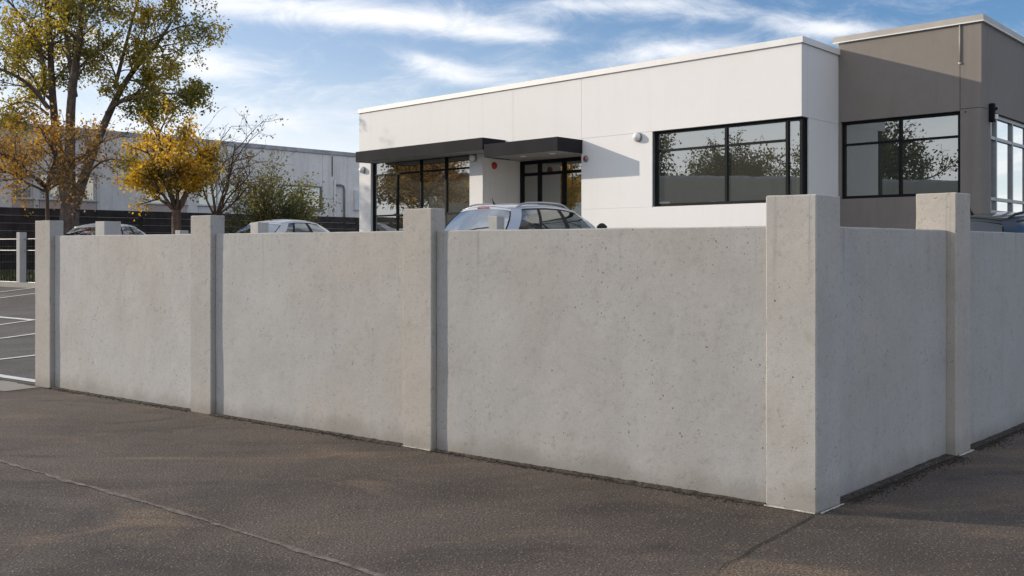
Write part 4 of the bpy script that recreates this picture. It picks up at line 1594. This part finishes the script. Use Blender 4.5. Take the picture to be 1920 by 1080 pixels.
    for i0, flip in ((0, False), (len(xs) - 1, True)):
        rows = []
        for v_ in (0, .25, .5, .75, 1.0):
            rows.append([W(xs[i0] - (0.06 if i0 == 0 else -.06) * (1 - (j / 4) ** 2) * math.sin(math.pi * (v_ * .8 + .1)), hw[i0] * .95 * j / 4, lerp(bot[i0], top[i0], v_)) for j in range(-4, 5)])
        body.grid(rows if flip else rows[::-1])
    rows = []
    for x, w_, tp in list(zip(xs, hw, top))[:3]:
        rows.append([W(x, w_ * .88 * j / 4, tp + 0.01 * (1 - (j / 4) ** 2)) for j in range(-4, 5)])
    body.grid(rows)
    bo_ = body.build('body', paint, t, smooth=True)
    ub = MB()
    ub.grid([[W(x, w_ * .9 * j, bo) for j in (-1, 0, 1)] for x, w_, bo in zip(xs, hw, bot)])
    ub.build('underside', M['rubber'], t)
    fl = MB()
    fl.grid([[W(x, y, 0.62) for y in (-.7, 0, .7)] for x in (.25, 1, 2, 3.1)])
    fl.build('cabin_floor', M['seat'], t)
    dsh = MB()
    dsh.grid([[W(x, y, z) for y in (-.72, 0, .72)] for x, z in ((2.55, .62), (2.58, .88), (2.75, .93), (3.2, .90))])
    dsh.build('dashboard', M['rubber'], t)
    # seats with head rests
    for x, y, hgt in ((1.98, .36, 1.0), (1.98, -.36, 1.0), (0.92, .42, .95), (0.92, -.42, .95)):
        sm = MB()
        rows = []
        for j in range(6):
            v_ = j / 5
            ww = .23 * (1 - .15 * v_ ** 3)
            xx = x - .18 * v_
            rows.append([W(xx, y - ww, .60 + (hgt - .54) * v_ ), W(xx + .04, y, .60 + (hgt - .52) * v_), W(xx, y + ww, .60 + (hgt - .54) * v_),
                         W(xx - .10, y + ww, .60 + (hgt - .54) * v_), W(xx - .10, y - ww, .60 + (hgt - .54) * v_), W(xx, y - ww, .60 + (hgt - .54) * v_)])
        sm.grid(rows)
        sb = sm.build('seat', M['seat'], t, smooth=True)
        hm = MB()
        hx = x - .22
        rows = []
        for j in range(7):
            a_ = math.pi * j / 6
            ww, zc = .13 * (0.55 + .45 * math.sin(a_)), hgt + .05 + .10 * (1 - math.cos(a_))
            dd = .055 * (0.4 + .6 * math.sin(a_))
            rows.append([W(hx + dd * math.cos(b_3), y + ww * math.sin(b_3), zc) for b_3 in np.linspace(0, 2 * math.pi, 13)])
        hm.grid(rows)
        hm.build('head_rest', M['seat'], sb, smooth=True)
    # shark-fin aerial, rails, mirrors, handles, lamps, plate
    am = MB()
    ax = ribs[0][1] + .18
    az_ = interp(zr_x, zr_z, ax) + .05
    am.tube([W(ax + .10, 0, az_), W(ax + .04, 0, az_ + .02), W(ax, 0, az_ + .075), W(ax - .02, 0, az_ + .13)], [.03 * size, .022 * size, .010 * size, .004 * size], 6)
    am.build('aerial', M['rubber'], t, smooth=True)
    if rails:
        for s in (-1, 1):
            rm = MB()
            pts = []
            for i in range(11):
                k = i / 10
                xr = lerp(ribs[0][1] + .12, 2.22, k)
                pts.append(W(xr, s * (interp(zr_x, yr_y, xr) - .015), interp(zr_x, zr_z, xr) + .012 + .05 * min(1, math.sin(math.pi * k) * 2.6)))
            rm.tube(pts, .017 * size, 7)
            rm.build('roof_rail', M['rim'] if rails == 'silver' else M['rubber'], t, smooth=True)
    for s in (-1, 1):
        mm = MB()
        rows = []
        for j in range(7):
            a_ = math.pi * j / 6
            rr = math.sin(a_) * .9 + .1
            rows.append([W(2.78 + .06 * rr * math.cos(b_3), s * (.80 + .22 * j / 6), (1.10 if rails else 1.0) + .075 * rr * math.sin(b_3)) for b_3 in np.linspace(0, 2 * math.pi, 11)])
        mm.grid(rows)
        mm.build('mirror', M['rubber'] if rails else paint, t, smooth=True)
        for xh in (1.35, 2.25):
            hm = MB()
            hm.tube([W(xh - .09, s * .868, .80), W(xh - .05, s * .893, .80), W(xh + .05, s * .893, .80), W(xh + .09, s * .868, .80)], .013 * size, 6)
            hm.build('door_handle', paint, t)
        lm = MB()
        lm.grid([[W(.03 + .15 * k, s * (.70 + .11 * k), z) for k in (0, .5, 1)] for z in (.62, .72, .83, .90)])
        lm.build('tail_lamp', M['lens_red'], t, smooth=True, solid=0.02)
        lm = MB()
        lm.grid([[W(4.30 - .30 * k, s * (.60 + .19 * k), z + .10 * k) for k in (0, .5, 1)] for z in (.54, .60, .66)])
        lm.build('head_lamp', M['lens_clear'], t, smooth=True, solid=0.02)
        for xw in (.86, 3.48):
            wm = MB()
            wm.tube([W(xw, s * .66, .315), W(xw, s * .68, .315), W(xw, s * .86, .315), W(xw, s * .885, .315)], [.27 * size, .315 * size, .315 * size, .28 * size], 24)
            wh_ = wm.build('wheel', M['rubber'], t)
            r2 = MB()
            r2.tube([W(xw, s * .882, .315), W(xw, s * .892, .315)], .20 * size, 20)
            r2.build('rim', M['rim'], wh_)
    pm = MB()
    pm.grid([[W(-.075, y, z) for y in (.26, -.26)] for z in (.56, .67)])
    pm.build('number_plate', M['plate'], t, solid=0.01)
    return t


def put(px, D):
    x, y = at(px, D)
    return x, y


# rear right corner of each car at (px, D)
def car_at(px, D, phi, size):
    x, y = at(px, D)
    h = np.array([math.sin(R(phi)), math.cos(R(phi))])
    lft = np.array([-h[1], h[0]])
    p = np.array([x, y]) + lft * 0.70 * size
    c = p + h * 2.2 * size
    return (p[0], p[1], zg(c[0], c[1]) + 0.012)


make_car('parked_car', 'silver station wagon with silver roof rails parked before the entrance', car_at(938, 14.7, 36, 0.94), 36, 0.94, M['paint_silver'], 'silver')
make_car('parked_car', 'white silver hatchback with rounded roof parked left of the white building', car_at(497, 24.6, 26, 0.97), 26, 0.97, M['paint_white'], None, False)
make_car('parked_car', 'white car at far left, mostly hidden behind a concrete post', car_at(192, 23.6, 4, 0.88), 4, 0.88, M['paint_white'], None, False)
make_car('parked_car', 'dark car beside the grey building at the right edge', car_at(1862, 11.6, 55, 1.0), 55, 1.0, M['paint_dark'], 'black')
